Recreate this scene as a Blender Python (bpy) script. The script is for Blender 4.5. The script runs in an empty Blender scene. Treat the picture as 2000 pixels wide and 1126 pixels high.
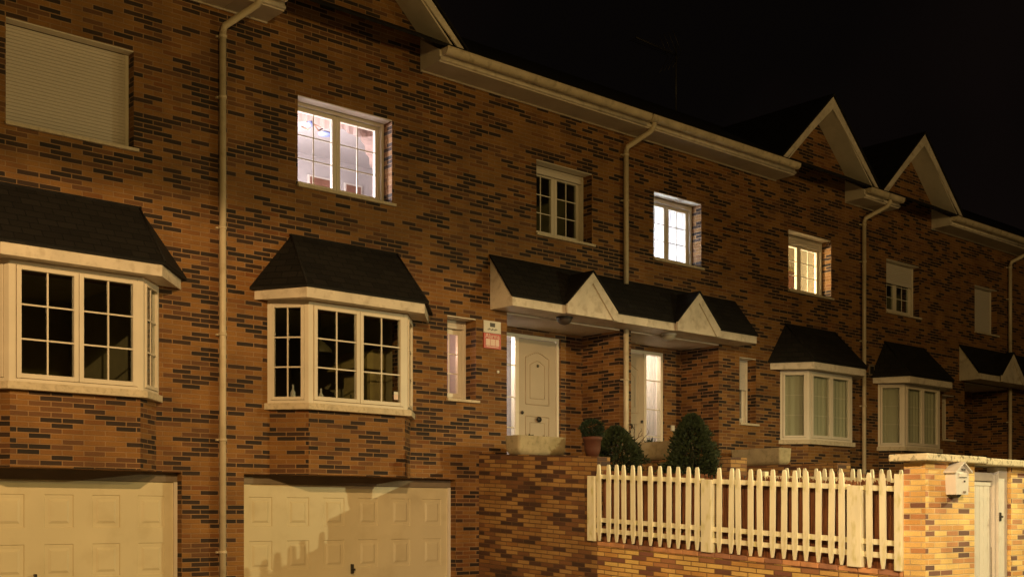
import bpy, math, random
from mathutils import Vector, Matrix
random.seed(7)
SC = bpy.context.scene
COL = SC.collection

# ------------------------------------------------------------------ materials
def newmat(name):
    m = bpy.data.materials.new(name); m.use_nodes = True
    nt = m.node_tree; nt.nodes.clear()
    out = nt.nodes.new('ShaderNodeOutputMaterial')
    b = nt.nodes.new('ShaderNodeBsdfPrincipled')
    nt.links.new(b.outputs[0], out.inputs[0])
    return m, nt, b, out

def N(nt, t, **kw):
    n = nt.nodes.new(t)
    for k, v in kw.items(): setattr(n, k, v)
    return n

def mathn(nt, op, a, b=None, c=None):
    n = nt.nodes.new('ShaderNodeMath'); n.operation = op
    for i, v in enumerate((a, b, c)):
        if v is None: continue
        if isinstance(v, (int, float)): n.inputs[i].default_value = v
        else: nt.links.new(v, n.inputs[i])
    return n.outputs[0]

def mixc(nt, fac, a, b, blend='MIX'):
    n = nt.nodes.new('ShaderNodeMix'); n.data_type = 'RGBA'; n.blend_type = blend
    for i, v in ((0, fac), (6, a), (7, b)):
        if isinstance(v, (int, float)): n.inputs[i].default_value = v
        elif isinstance(v, tuple): n.inputs[i].default_value = (*v, 1) if len(v) == 3 else v
        else: nt.links.new(v, n.inputs[i])
    return n.outputs[2]

def maprange(nt, v, a, b, c, d, smooth=False):
    n = nt.nodes.new('ShaderNodeMapRange')
    if smooth: n.interpolation_type = 'SMOOTHSTEP'
    nt.links.new(v, n.inputs[0])
    for i, x in enumerate((a, b, c, d)): n.inputs[i+1].default_value = x
    return n.outputs[0]

def brick_mat(name, tans, dark_amt=1.0, L=.25, H=.06, mortar=(.36, .30, .22), joint=.011, seed=0.0, bond=.5,
              mids=((.16, .070, .023), (.115, .048, .018)), darks=((.016, .009, .006), (.046, .021, .011))):
    m, nt, b, out = newmat(name)
    uv = N(nt, 'ShaderNodeUVMap'); uv.uv_map = 'UVMap'
    # slight waviness so courses are not ruler straight
    nz = N(nt, 'ShaderNodeTexNoise'); nz.inputs['Scale'].default_value = 3.0; nz.inputs['Detail'].default_value = 3
    nt.links.new(uv.outputs[0], nz.inputs['Vector'])
    sep = N(nt, 'ShaderNodeSeparateXYZ'); nt.links.new(uv.outputs[0], sep.inputs[0])
    w = mathn(nt, 'MULTIPLY', mathn(nt, 'SUBTRACT', nz.outputs[0], .5), .006)
    U = mathn(nt, 'ADD', sep.outputs[0], w); V = mathn(nt, 'ADD', sep.outputs[1], w)
    v = mathn(nt, 'DIVIDE', V, H)
    row = mathn(nt, 'FLOOR', v); fv = mathn(nt, 'SUBTRACT', v, row)
    off = mathn(nt, 'MULTIPLY', mathn(nt, 'FLOORED_MODULO', row, 2.0), bond)
    u = mathn(nt, 'ADD', mathn(nt, 'DIVIDE', U, L), off)
    col = mathn(nt, 'FLOOR', u); fu = mathn(nt, 'SUBTRACT', u, col)
    ju, jv = joint/L, joint/H
    def edge(f, j, s):
        d = mathn(nt, 'MINIMUM', f, mathn(nt, 'SUBTRACT', 1.0, f))
        return maprange(nt, d, j*.5*.7, j*.5*1.25, 0, 1, True)
    mask = mathn(nt, 'MULTIPLY', edge(fu, ju, 1), edge(fv, jv, 1))      # 1 = brick
    comb = N(nt, 'ShaderNodeCombineXYZ')
    colc = mathn(nt, 'SUBTRACT', col, off)
    nt.links.new(colc, comb.inputs[0]); nt.links.new(row, comb.inputs[1]); comb.inputs[2].default_value = seed
    wn = N(nt, 'ShaderNodeTexWhiteNoise'); wn.noise_dimensions = '3D'; nt.links.new(comb.outputs[0], wn.inputs['Vector'])
    sc = N(nt, 'ShaderNodeSeparateColor'); nt.links.new(wn.outputs['Color'], sc.inputs[0])
    r1, r2, r3 = sc.outputs[0], sc.outputs[1], sc.outputs[2]
    # clusters of dark bricks, drawn out along the courses
    cs = N(nt, 'ShaderNodeVectorMath'); cs.operation = 'MULTIPLY'; nt.links.new(comb.outputs[0], cs.inputs[0])
    cs.inputs[1].default_value = (.42, .24, 1)
    cn = N(nt, 'ShaderNodeTexNoise'); cn.inputs['Scale'].default_value = 1.0; cn.inputs['Detail'].default_value = 2
    nt.links.new(cs.outputs[0], cn.inputs['Vector'])
    thr = maprange(nt, cn.outputs[0], .40, .66, .075*dark_amt, .72*dark_amt)
    dark = mathn(nt, 'LESS_THAN', r1, thr)
    mid = mathn(nt, 'LESS_THAN', r1, mathn(nt, 'ADD', mathn(nt, 'MULTIPLY', thr, 1.25), .085))
    # brick colours
    c0 = mixc(nt, maprange(nt, r2, .30, .62, 0, 1), tans[1], tans[0])
    c0 = mixc(nt, mathn(nt, 'LESS_THAN', r3, .16), c0, tuple(q*f for q, f in zip(tans[1], (.80, .66, .55))))
    big = N(nt, 'ShaderNodeTexNoise'); big.inputs['Scale'].default_value = .7; nt.links.new(uv.outputs[0], big.inputs['Vector'])
    c0 = mixc(nt, maprange(nt, big.outputs[0], .35, .65, 0, .45), c0, tans[2])
    cm = mixc(nt, r3, *mids)
    cd = mixc(nt, r3, *darks)
    c = mixc(nt, mid, c0, cm); c = mixc(nt, dark, c, cd)
    fine = N(nt, 'ShaderNodeTexNoise'); fine.inputs['Scale'].default_value = 60; fine.inputs['Detail'].default_value = 4
    nt.links.new(uv.outputs[0], fine.inputs['Vector'])
    c = mixc(nt, 1.0, c, mixc(nt, fine.outputs[0], (.72, .72, .72), (1.25, 1.22, 1.2)), 'MULTIPLY')
    dirt = N(nt, 'ShaderNodeTexNoise'); dirt.inputs['Scale'].default_value = 1.9; dirt.inputs['Detail'].default_value = 6
    nt.links.new(uv.outputs[0], dirt.inputs['Vector'])
    mc = mixc(nt, dirt.outputs[0], tuple(x*.75 for x in mortar), tuple(x*1.15 for x in mortar))
    c = mixc(nt, mask, mc, c)
    c = mixc(nt, 1.0, c, mixc(nt, maprange(nt, dirt.outputs[0], .3, .7, 0, 1), (.76, .74, .70), (1.12, 1.12, 1.12)), 'MULTIPLY')
    nt.links.new(c, b.inputs['Base Color'])
    b.inputs['Roughness'].default_value = .8
    bp = N(nt, 'ShaderNodeBump'); bp.inputs['Strength'].default_value = .8; bp.inputs['Distance'].default_value = .008
    h = mathn(nt, 'ADD', mask, mathn(nt, 'ADD', mathn(nt, 'MULTIPLY', fine.outputs[0], .25), mathn(nt, 'MULTIPLY', r2, .25)))
    nt.links.new(h, bp.inputs['Height']); nt.links.new(bp.outputs[0], b.inputs['Normal'])
    return m

def plain(name, colr, rough=.5, var=.12, scale=6, bump=0.0, bscale=40, dirt=None, dirtamt=.35, spec=.5, metal=0.0, stretch=None):
    m, nt, b, out = newmat(name)
    tc = N(nt, 'ShaderNodeTexCoord')
    vec = tc.outputs['Object']
    if stretch:
        vm = N(nt, 'ShaderNodeVectorMath'); vm.operation = 'MULTIPLY'; nt.links.new(vec, vm.inputs[0]); vm.inputs[1].default_value = stretch
        vec = vm.outputs[0]
    nz = N(nt, 'ShaderNodeTexNoise'); nz.inputs['Scale'].default_value = scale; nz.inputs['Detail'].default_value = 6
    nt.links.new(vec, nz.inputs['Vector'])
    lo = tuple(max(0, x*(1-var)) for x in colr); hi = tuple(min(1, x*(1+var)) for x in colr)
    c = mixc(nt, maprange(nt, nz.outputs[0], .3, .7, 0, 1), lo, hi)
    if dirt:
        n2 = N(nt, 'ShaderNodeTexNoise'); n2.inputs['Scale'].default_value = scale*2.7; n2.inputs['Detail'].default_value = 8
        nt.links.new(vec, n2.inputs['Vector'])
        c = mixc(nt, maprange(nt, n2.outputs[0], .52, .70, 0, dirtamt), c, dirt)
    nt.links.new(c, b.inputs['Base Color'])
    b.inputs['Roughness'].default_value = rough; b.inputs['Specular IOR Level'].default_value = spec
    b.inputs['Metallic'].default_value = metal
    if bump:
        n3 = N(nt, 'ShaderNodeTexNoise'); n3.inputs['Scale'].default_value = bscale; n3.inputs['Detail'].default_value = 4
        nt.links.new(vec, n3.inputs['Vector'])
        bp = N(nt, 'ShaderNodeBump'); bp.inputs['Strength'].default_value = bump; bp.inputs['Distance'].default_value = .01
        nt.links.new(n3.outputs[0], bp.inputs['Height']); nt.links.new(bp.outputs[0], b.inputs['Normal'])
    return m

def slate_mat():
    m, nt, b, out = newmat('slate')
    uv = N(nt, 'ShaderNodeUVMap'); uv.uv_map = 'UVMap'
    br = N(nt, 'ShaderNodeTexBrick'); br.inputs['Scale'].default_value = 1
    br.inputs['Brick Width'].default_value = .22; br.inputs['Row Height'].default_value = .11
    br.inputs['Mortar Size'].default_value = .006; br.inputs['Mortar Smooth'].default_value = .2
    br.inputs['Color1'].default_value = (.009, .008, .008, 1); br.inputs['Color2'].default_value = (.016, .014, .013, 1)
    br.inputs['Mortar'].default_value = (.004, .004, .004, 1)
    nt.links.new(uv.outputs[0], br.inputs['Vector'])
    nt.links.new(br.outputs['Color'], b.inputs['Base Color'])
    b.inputs['Roughness'].default_value = .75; b.inputs['Specular IOR Level'].default_value = .25
    bp = N(nt, 'ShaderNodeBump'); bp.inputs['Strength'].default_value = .8; bp.inputs['Distance'].default_value = .008
    inv = mathn(nt, 'SUBTRACT', 1.0, br.outputs['Fac'])
    nt.links.new(inv, bp.inputs['Height']); nt.links.new(bp.outputs[0], b.inputs['Normal'])
    return m

def glass_mat(name, tint=(.9, .93, .92), refl=1.0):
    m = bpy.data.materials.new(name); m.use_nodes = True; nt = m.node_tree; nt.nodes.clear()
    out = N(nt, 'ShaderNodeOutputMaterial')
    tr = N(nt, 'ShaderNodeBsdfTransparent'); tr.inputs[0].default_value = (*tint, 1)
    gl = N(nt, 'ShaderNodeBsdfGlossy'); gl.inputs['Roughness'].default_value = .02
    lw = N(nt, 'ShaderNodeLayerWeight'); lw.inputs['Blend'].default_value = .5
    schl = mathn(nt, 'ADD', mathn(nt, 'MULTIPLY', mathn(nt, 'POWER', lw.outputs['Facing'], 5.0), .92), .05)
    nz = N(nt, 'ShaderNodeTexNoise'); nz.inputs['Scale'].default_value = 2.2
    tc = N(nt, 'ShaderNodeTexCoord'); nt.links.new(tc.outputs['Object'], nz.inputs['Vector'])
    bp = N(nt, 'ShaderNodeBump'); bp.inputs['Strength'].default_value = .05; bp.inputs['Distance'].default_value = .02
    nt.links.new(nz.outputs[0], bp.inputs['Height']); nt.links.new(bp.outputs[0], gl.inputs['Normal'])
    f = mathn(nt, 'MULTIPLY', schl, refl)
    mx = N(nt, 'ShaderNodeMixShader')
    nt.links.new(f, mx.inputs[0]); nt.links.new(tr.outputs[0], mx.inputs[1]); nt.links.new(gl.outputs[0], mx.inputs[2])
    nt.links.new(mx.outputs[0], out.inputs[0])
    return m

def shutter_mat():
    m, nt, b, out = newmat('shutter_slats')
    b.inputs['Base Color'].default_value = (.62, .56, .50, 1); b.inputs['Roughness'].default_value = .5
    return m

def curtain_mat(name, colr, tl=.5, trans=0):
    m = bpy.data.materials.new(name); m.use_nodes = True; nt = m.node_tree; nt.nodes.clear()
    out = N(nt, 'ShaderNodeOutputMaterial')
    d = N(nt, 'ShaderNodeBsdfDiffuse'); d.inputs[0].default_value = (*colr, 1)
    t = N(nt, 'ShaderNodeBsdfTranslucent'); t.inputs[0].default_value = (*colr, 1)
    mx = N(nt, 'ShaderNodeMixShader'); mx.inputs[0].default_value = tl
    nt.links.new(d.outputs[0], mx.inputs[1]); nt.links.new(t.outputs[0], mx.inputs[2])
    tp = N(nt, 'ShaderNodeBsdfTransparent'); m2 = N(nt, 'ShaderNodeMixShader'); m2.inputs[0].default_value = trans
    nt.links.new(mx.outputs[0], m2.inputs[1]); nt.links.new(tp.outputs[0], m2.inputs[2]); nt.links.new(m2.outputs[0], out.inputs[0])
    return m

M = {}
M['brick'] = brick_mat('facade_brick', ((.262, .122, .030), (.222, .096, .024), (.25, .126, .029)), .95, mortar=(.32, .185, .088), joint=.0125)
M['gardenbrick'] = brick_mat('garden_brick', ((.40, .235, .080), (.33, .18, .06), (.35, .19, .06)), .85, mids=((.22, .10, .04), (.18, .08, .032)), darks=((.05, .026, .018), (.10, .045, .025)), mortar=(.16, .085, .04), seed=5.3, joint=.012)
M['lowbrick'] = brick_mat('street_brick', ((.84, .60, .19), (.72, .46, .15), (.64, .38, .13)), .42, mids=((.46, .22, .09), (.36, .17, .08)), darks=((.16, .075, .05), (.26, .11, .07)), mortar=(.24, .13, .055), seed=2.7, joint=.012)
M['pillarbrick'] = brick_mat('pillar_brick', ((.84, .60, .22), (.74, .44, .15), (.82, .57, .19)), .50, mids=((.62, .32, .12), (.48, .23, .10)), darks=((.13, .065, .045), (.26, .12, .075)), mortar=(.72, .54, .30), seed=9.1)
M['trim'] = plain('trim_white', (.67, .59, .49), .5, .14, 3.0, .05, 30, (.34, .26, .17), .5)
M['upvc'] = plain('upvc_white', (.70, .63, .53), .42, .05, 3.0)
M['soffit'] = plain('soffit_white', (.60, .52, .43), .6, .08, 2.0, .0, 30, (.36, .28, .2), .25)
M['gutter'] = plain('gutter_cream', (.62, .52, .38), .5, .16, 3.5, .08, 25, (.25, .19, .10), .5)
M['pipe'] = plain('pipe_cream', (.60, .51, .37), .45, .10, 3, .03, 20, (.30, .22, .12), .35)
M['garage'] = plain('garage_cream', (.63, .55, .37), .42, .06, 1.3, .03, 60, (.45, .36, .20), .28)
M['lintel'] = plain('lintel_shaded', (.20, .155, .11), .8, .12, 3, .15, 60)  # shadow over the garage lintel is put into this dark colour
M['sill'] = plain('sill_stone', (.60, .51, .38), .7, .12, 8, .12, 60, (.28, .22, .12), .5)
M['fence'] = plain('fence_paint', (.82, .77, .55), .55, .10, 5, .25, 30, (.55, .50, .16), .75, stretch=(1, 1, .35))
M['gate'] = plain('gate_paint', (.66, .62, .56), .5, .05, 4, .05, 30, (.5, .45, .35), .3)
M['cap'] = plain('cap_stone', (.62, .54, .36), .85, .15, 8, .4, 40, (.10, .085, .04), .95)
M['planter'] = plain('planter_stone', (.38, .31, .19), .9, .15, 5, .3, 45, (.20, .17, .08), .6)
M['terracotta'] = plain('terracotta', (.085, .025, .010), .75, .15, 6, .1, 40)
M['soil'] = plain('soil', (.05, .035, .02), .95, .3, 20, .5, 60)
M['reed'] = plain('reed', (.24, .10, .045), .9, .45, 16, .3, 80, (.09, .04, .02), .6, stretch=(1, 3.0, .12))
M['black'] = plain('black_metal', (.02, .018, .016), .4, .1)
M['antenna'] = plain('antenna_metal', (.035, .032, .03), .5, .1)
M['slate'] = slate_mat()
M['roof'] = plain('roof_tile', (.016, .015, .016), .85, .3, 8, .3, 30, spec=.1)
M['glass'] = glass_mat('window_glass')
M['shutter'] = shutter_mat()
M['room'] = plain('room_wall', (.36, .31, .17), .9, .1)
M['roomlight'] = plain('room_wall_white', (.42, .385, .375), .9, .03)
M['roomwarm'] = plain('room_wall_warm', (.44, .39, .28), .9, .05)
M['door'] = plain('door_shaded', (.45, .365, .275), .45, .05, 3.0)  # the porch's dimmer light is put into this darker door colour
M['curtain'] = curtain_mat('curtain_green', (.70, .64, .48), .15)
M['sheer'] = curtain_mat('curtain_sheer', (.50, .50, .52), .5, .42)
M['valance'] = curtain_mat('curtain_pink', (.42, .31, .28), .4)
M['wood'] = plain('brown_wood', (.20, .09, .055), .6, .2, 4)
M['woodlight'] = plain('pale_wood', (.42, .33, .14), .6, .2, 4)
M['blue'] = plain('blue_shade', (.16, .20, .42), .5, .1)
M['lampshade'] = plain('lamp_metal', (.09, .08, .04), .5, .1)
M['signwhite'] = plain('sign_white', (.62, .58, .52), .4, .05)
M['signred'] = plain('sign_red', (.50, .06, .04), .4, .06)
M['signpale'] = plain('sign_pale', (.72, .50, .42), .4, .06)
M['signdark'] = plain('sign_dark', (.06, .045, .04), .5, .05)
M['leaf'] = plain('leaf_green', (.024, .036, .009), .7, .45, 14)
M['leafdark'] = plain('leaf_dark', (.014, .028, .009), .7, .45, 14)
M['twig'] = plain('twig', (.07, .04, .025), .8, .2)
M['asphalt'] = plain('asphalt', (.05, .05, .05), .9, .2, 12, .4, 90)
M['paving'] = plain('paving', (.20, .18, .15), .9, .15, 4, .3, 60)
M['grass'] = plain('garden_soil', (.06, .05, .025), .95, .3, 8, .5, 50)
M['domeglass'] = plain('dome_glass', (.35, .33, .28), .25, .05)

# ------------------------------------------------------------------ mesh builder
class MB:
    def __init__(s): s.v = []; s.f = []; s.skew = 0.0
    def face(s, pts, sm=False):
        i = len(s.v); s.v += [Vector(p) for p in pts]; s.f.append((list(range(i, i+len(pts))), sm)); return s
    def box(s, x0, x1, y0, y1, z0, z1):
        if x0 > x1: x0, x1 = x1, x0
        if y0 > y1: y0, y1 = y1, y0
        if z0 > z1: z0, z1 = z1, z0
        P = lambda a, b, c: ((x0, x1)[a], (y0, y1)[b], (z0, z1)[c])
        return s.hexa([P(0,0,0), P(1,0,0), P(1,1,0), P(0,1,0), P(0,0,1), P(1,0,1), P(1,1,1), P(0,1,1)])
    def hexa(s, p):
        i = len(s.v); s.v += [Vector(q) for q in p]
        for f in ((0,3,2,1), (4,5,6,7), (0,1,5,4), (1,2,6,5), (2,3,7,6), (3,0,4,7)): s.f.append(([i+k for k in f], False))
        return s
    def prism(s, poly, vec):            # poly: list of 3D pts; extruded by vec
        vec = Vector(vec); n = len(poly); i = len(s.v)
        a = [Vector(p) for p in poly]; nn = Vector((0,0,0))
        for k in range(n): nn += a[k].cross(a[(k+1) % n])
        if nn.dot(vec) > 0: a.reverse()
        s.v += a + [p+vec for p in a]
        s.f.append(([i+k for k in range(n)], False)); s.f.append(([i+n+k for k in reversed(range(n))], False))
        for k in range(n):
            k2 = (k+1) % n; s.f.append(([i+k2, i+k, i+n+k, i+n+k2], False))
        return s
    def tube(s, path, r, n=12, cap=True):
        path = [Vector(p) for p in path]; rings = []
        rr = r if isinstance(r, (list, tuple)) else [r]*len(path)
        prev = None
        for k, p in enumerate(path):
            d = ((path[min(k+1, len(path)-1)] - path[max(k-1, 0)])).normalized()
            up = Vector((0, 0, 1)) if abs(d.z) < .95 else Vector((1, 0, 0))
            a = d.cross(up).normalized() if prev is None else (prev - d*prev.dot(d)).normalized()
            prev = a; b = d.cross(a)
            i = len(s.v); s.v += [p + (a*math.cos(t) + b*math.sin(t))*rr[k] for t in [2*math.pi*j/n for j in range(n)]]
            rings.append(i)
        for k in range(len(rings)-1):
            for j in range(n):
                j2 = (j+1) % n
                s.f.append(([rings[k]+j, rings[k]+j2, rings[k+1]+j2, rings[k+1]+j], True))
        if cap:
            s.f.append(([rings[0]+j for j in reversed(range(n))], False)); s.f.append(([rings[-1]+j for j in range(n)], False))
        return s
    def lathe(s, c, prof, n=20, sx=1.0, sy=1.0):
        c = Vector(c); rings = []
        for r, z in prof:
            i = len(s.v); s.v += [c + Vector((math.cos(2*math.pi*j/n)*r*sx, math.sin(2*math.pi*j/n)*r*sy, z)) for j in range(n)]
            rings.append(i)
        for k in range(len(rings)-1):
            for j in range(n):
                j2 = (j+1) % n
                s.f.append(([rings[k]+j, rings[k]+j2, rings[k+1]+j2, rings[k+1]+j], True))
        return s
    def obox(s, a, b, s0, s1, o0, o1, z0, z1):
        # box along plan segment a->b ; s distance along, o offset outward (to the right of travel = street side)
        a = Vector((a[0], a[1], 0)); b = Vector((b[0], b[1], 0)); t = (b-a).normalized(); n = Vector((t.y, -t.x, 0))
        P = lambda u, o, z: a + t*u + n*o + Vector((0, 0, z))
        return s.hexa([P(s0,o1,z0), P(s1,o1,z0), P(s1,o0,z0), P(s0,o0,z0), P(s0,o1,z1), P(s1,o1,z1), P(s1,o0,z1), P(s0,o0,z1)])

def rootof(p):
    while p.parent: p = p.parent
    return p

def build(name, mb, mat, parent=None, bevel=0.0, label=None, pivot=None):
    org = Vector((0, 0, 0))
    if parent is not None: org = Vector(rootof(parent).location)
    if pivot is not None: org = Vector(pivot)
    me = bpy.data.meshes.new(name)
    me.from_pydata([tuple(v-org) for v in mb.v], [], [f for f, _ in mb.f]); me.update()
    uvl = me.uv_layers.new(name='UVMap')
    for poly, (f, sm) in zip(me.polygons, mb.f):
        poly.use_smooth = sm; n = poly.normal
        if abs(n.z) > .93: t = Vector((1, 0, 0)); w = Vector((0, 1, 0)); sk = 0
        else:
            t = Vector((0, 0, 1)).cross(n).normalized(); w = n.cross(t).normalized()
            if abs(n.z) < .02: w = Vector((0, 0, 1))
            sk = mb.skew
        for li, vi in zip(poly.loop_indices, poly.vertices):
            p = me.vertices[vi].co + org
            uvl.data[li].uv = (p.dot(t), p.dot(w) - (sk*p.y if abs(n.x) > .5 else 0))
    if mat: me.materials.append(mat)
    o = bpy.data.objects.new(name, me); COL.objects.link(o)
    if parent is not None:
        o.parent = parent
        if pivot is not None: o.location = org - Vector(rootof(parent).location)
    elif pivot is not None: o.location = org
    if bevel:
        bv = o.modifiers.new('bevel', 'BEVEL'); bv.width = bevel; bv.segments = 2; bv.limit_method = 'ANGLE'
    if label: o['label'] = label
    return o

def thing(name, label, cat, loc, group=None):
    o = bpy.data.objects.new(name, None); COL.objects.link(o); o.location = loc; o.empty_display_size = .2
    o['label'] = label; o['category'] = cat
    if group: o['group'] = group
    return o

def tag(o, label, cat, group=None):
    o['label'] = label; o['category'] = cat
    if group: o['group'] = group
    return o

def struct(name, mb, mat):
    o = build(name, mb, mat); o['kind'] = 'structure'; return o

# ------------------------------------------------------------------ setting
g = MB()
g.face([(-80, -22, 0), (120, -22, 0), (120, -80, 0), (-80, -80, 0)][::-1])
g.face([(-80, 60, 0), (120, 60, 0), (120, -22, 0), (-80, -22, 0)][::-1])
struct('ground', g, M['grass'])
g = MB(); g.box(-80, 120, -17.5, -9.6, -.05, .004); struct('road', g, M['asphalt'])
g = MB(); g.box(-80, 120, -9.6, -7.3, -.05, .12); struct('pavement', g, M['paving'])
g = MB(); g.box(-8, 11.5, -7.3, -.0, -.05, .10); struct('driveway', g, M['paving'])
g = MB(); g.box(-80, 120, -22, -17.5, -.05, .12); struct('far_pavement', g, M['paving'])
g = MB()
g.box(11.83, 60, -7.2, 0.0, .3, 1.30); struct('garden_ground', g, M['grass'])
g = MB(); g.box(11.83, 18.3, -2.46, -.002, 1.29, 2.24); struct('terrace', g, M['gardenbrick'])

# ------------------------------------------------------------------ facade
T = .42
def wall_grid(mb, x0, x1, z0, z1, ops, y=0.0, t=T, sides=(0, 0)):
    xs = sorted({x0, x1, *[o[0] for o in ops], *[o[1] for o in ops]}); xs = [x for x in xs if x0 <= x <= x1]
    zs = sorted({z0, z1, *[o[2] for o in ops], *[o[3] for o in ops]}); zs = [z for z in zs if z0 <= z <= z1]
    for i in range(len(xs)-1):
        for j in range(len(zs)-1):
            cx, cz = (xs[i]+xs[i+1])/2, (zs[j]+zs[j+1])/2
            if any(o[0] < cx < o[1] and o[2] < cz < o[3] for o in ops): continue
            a, b, c, d = xs[i], xs[i+1], zs[j], zs[j+1]
            mb.face([(a, y, c), (b, y, c), (b, y, d), (a, y, d)])
            mb.face([(a, y+t, d), (b, y+t, d), (b, y+t, c), (a, y+t, c)])
    for o in ops:
        a, b, c, d = o[:4]; tt = o[4] if len(o) > 4 else t; e = y+tt
        mb.face([(a, y, c), (a, y, d), (a, e, d), (a, e, c)])          # left reveal faces +x
        mb.face([(b, y, c), (b, e, c), (b, e, d), (b, y, d)])
        mb.face([(a, y, d), (b, y, d), (b, e, d), (a, e, d)])
        mb.face([(a, y, c), (a, e, c), (b, e, c), (b, y, c)])
    for s, xx in zip(sides, (x0, x1)):
        if s: mb.face([(xx, y, z0), (xx, y, z1), (xx, y+t, z1), (xx, y+t, z0)])

def room(parent, x0, x1, z0, z1, mat, depth=2.6, name='room', y=T):
    e = .004; y0 = y+e; y1 = y+depth; mb = MB()
    mb.face([(x0, y1, z0), (x1, y1, z0), (x1, y1, z1), (x0, y1, z1)])
    mb.face([(x0, y0, z0), (x0, y1, z0), (x0, y1, z1), (x0, y0, z1)])
    mb.face([(x1, y0, z0), (x1, y0, z1), (x1, y1, z1), (x1, y1, z0)])
    mb.face([(x0, y0, z1), (x0, y1, z1), (x1, y1, z1), (x1, y0, z1)])
    mb.face([(x0, y0, z0), (x1, y0, z0), (x1, y1, z0), (x0, y1, z0)])
    return build(name, mb, mat, parent)

def window(root, x0, x1, z0, z1, dy=.26, cas=2, cols=2, rows=3, drop=.06, sill=True, closed=False, label=None, split=None, sillx=.05, bars=True, top=.16):
    """recessed casement window with roller shutter; front of frame at y=dy"""
    f0, f1 = dy, dy+.06
    fr = MB(); w = .05
    zt = z1
    for a, b in ((x0, x0+w), (x1-w, x1)): fr.box(a, b, f0-.03, f1, z0, zt)
    fr.box(x0+w, x1-w, f0, f1, z0, z0+w); fr.box(x0+w, x1-w, f0, f1, zt-top, zt)
    ix0, ix1, iz0, iz1 = x0+w, x1-w, z0+w, zt-top
    xs = [ix0 + (ix1-ix0)*i/cas for i in range(cas+1)]
    sw = .062; gl = MB(); mt = MB()
    for i in range(cas):
        a, b = xs[i]+.003, xs[i+1]-.003; q0, q1 = f0-.012, f0+.045
        fr.box(a, a+sw, q0, q1, iz0, iz1); fr.box(b-sw, b, q0, q1, iz0, iz1)
        fr.box(a+sw, b-sw, q0, q1, iz0, iz0+sw); fr.box(a+sw, b-sw, q0, q1, iz1-sw, iz1)
        ga, gb, gc, gd = a+sw, b-sw, iz0+sw, iz1-sw; gy = f0+.02
        gl.box(ga, gb, gy-.002, gy+.002, gc, gd)
        if bars:
            for k in range(1, cols): xx = ga+(gb-ga)*k/cols; mt.box(xx-.0075, xx+.0075, gy-.014, gy-.003, gc, gd)
            for k in range(1, rows):
                zz = gc+(gd-gc)*k/rows; mt.box(ga, gb, gy-.017, gy-.0145, zz-.0075, zz+.0075)
    F = build('window', fr, M['upvc'], root, bevel=.004, label=label)
    build('glass', gl, M['glass'], F)
    if bars: build('glazing_bar', mt, M['upvc'], F)
    sh = MB(); ztop = z1-.016; zb = zt-min(.10, top)-drop if not closed else z0+.02
    n = int((ztop-zb)/.04); yy = f0-.05
    for k in range(n):
        a = ztop-(k+1)*.04+.003; sh.hexa([(x0+.03, yy-.006, a), (x1-.03, yy-.006, a), (x1-.03, yy+.006, a), (x0+.03, yy+.006, a),
                                     (x0+.03, yy+.001, a+.038), (x1-.03, yy+.001, a+.038), (x1-.03, yy+.009, a+.038), (x0+.03, yy+.009, a+.038)])
    sh.box(x0+.03, x1-.03, yy-.012, yy+.012, ztop-n*.04-.045, ztop-n*.04)
    build('roller_shutter', sh, M['shutter'], F)
    for a, b in ((x0+.001, x0+.045), (x1-.045, x1-.001)):
        gr = MB(); gr.box(a, b, f0-.065, f0-.032, z0+.002, z1-.016); build('shutter_rail', gr, M['upvc'], F, bevel=.004)
    hd = MB(); hd.box(x0+.002, x1-.002, .004, f0-.07, z1-.014, z1-.001); build('head_lining', hd, M['upvc'], F)
    if sill:
        s = MB(); s.hexa([(x0-sillx*.3, -.045, z0-.045), (x1+sillx, -.045, z0-.045), (x1+sillx, f1, z0-.045), (x0-sillx*.3, f1, z0-.045),
                          (x0-sillx*.3, -.045, z0-.006), (x1+sillx, -.045, z0-.006), (x1+sillx, f1, z0+.004), (x0-sillx*.3, f1, z0+.004)])
        build('sill', s, M['sill'], F, bevel=.004)
    return F

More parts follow.
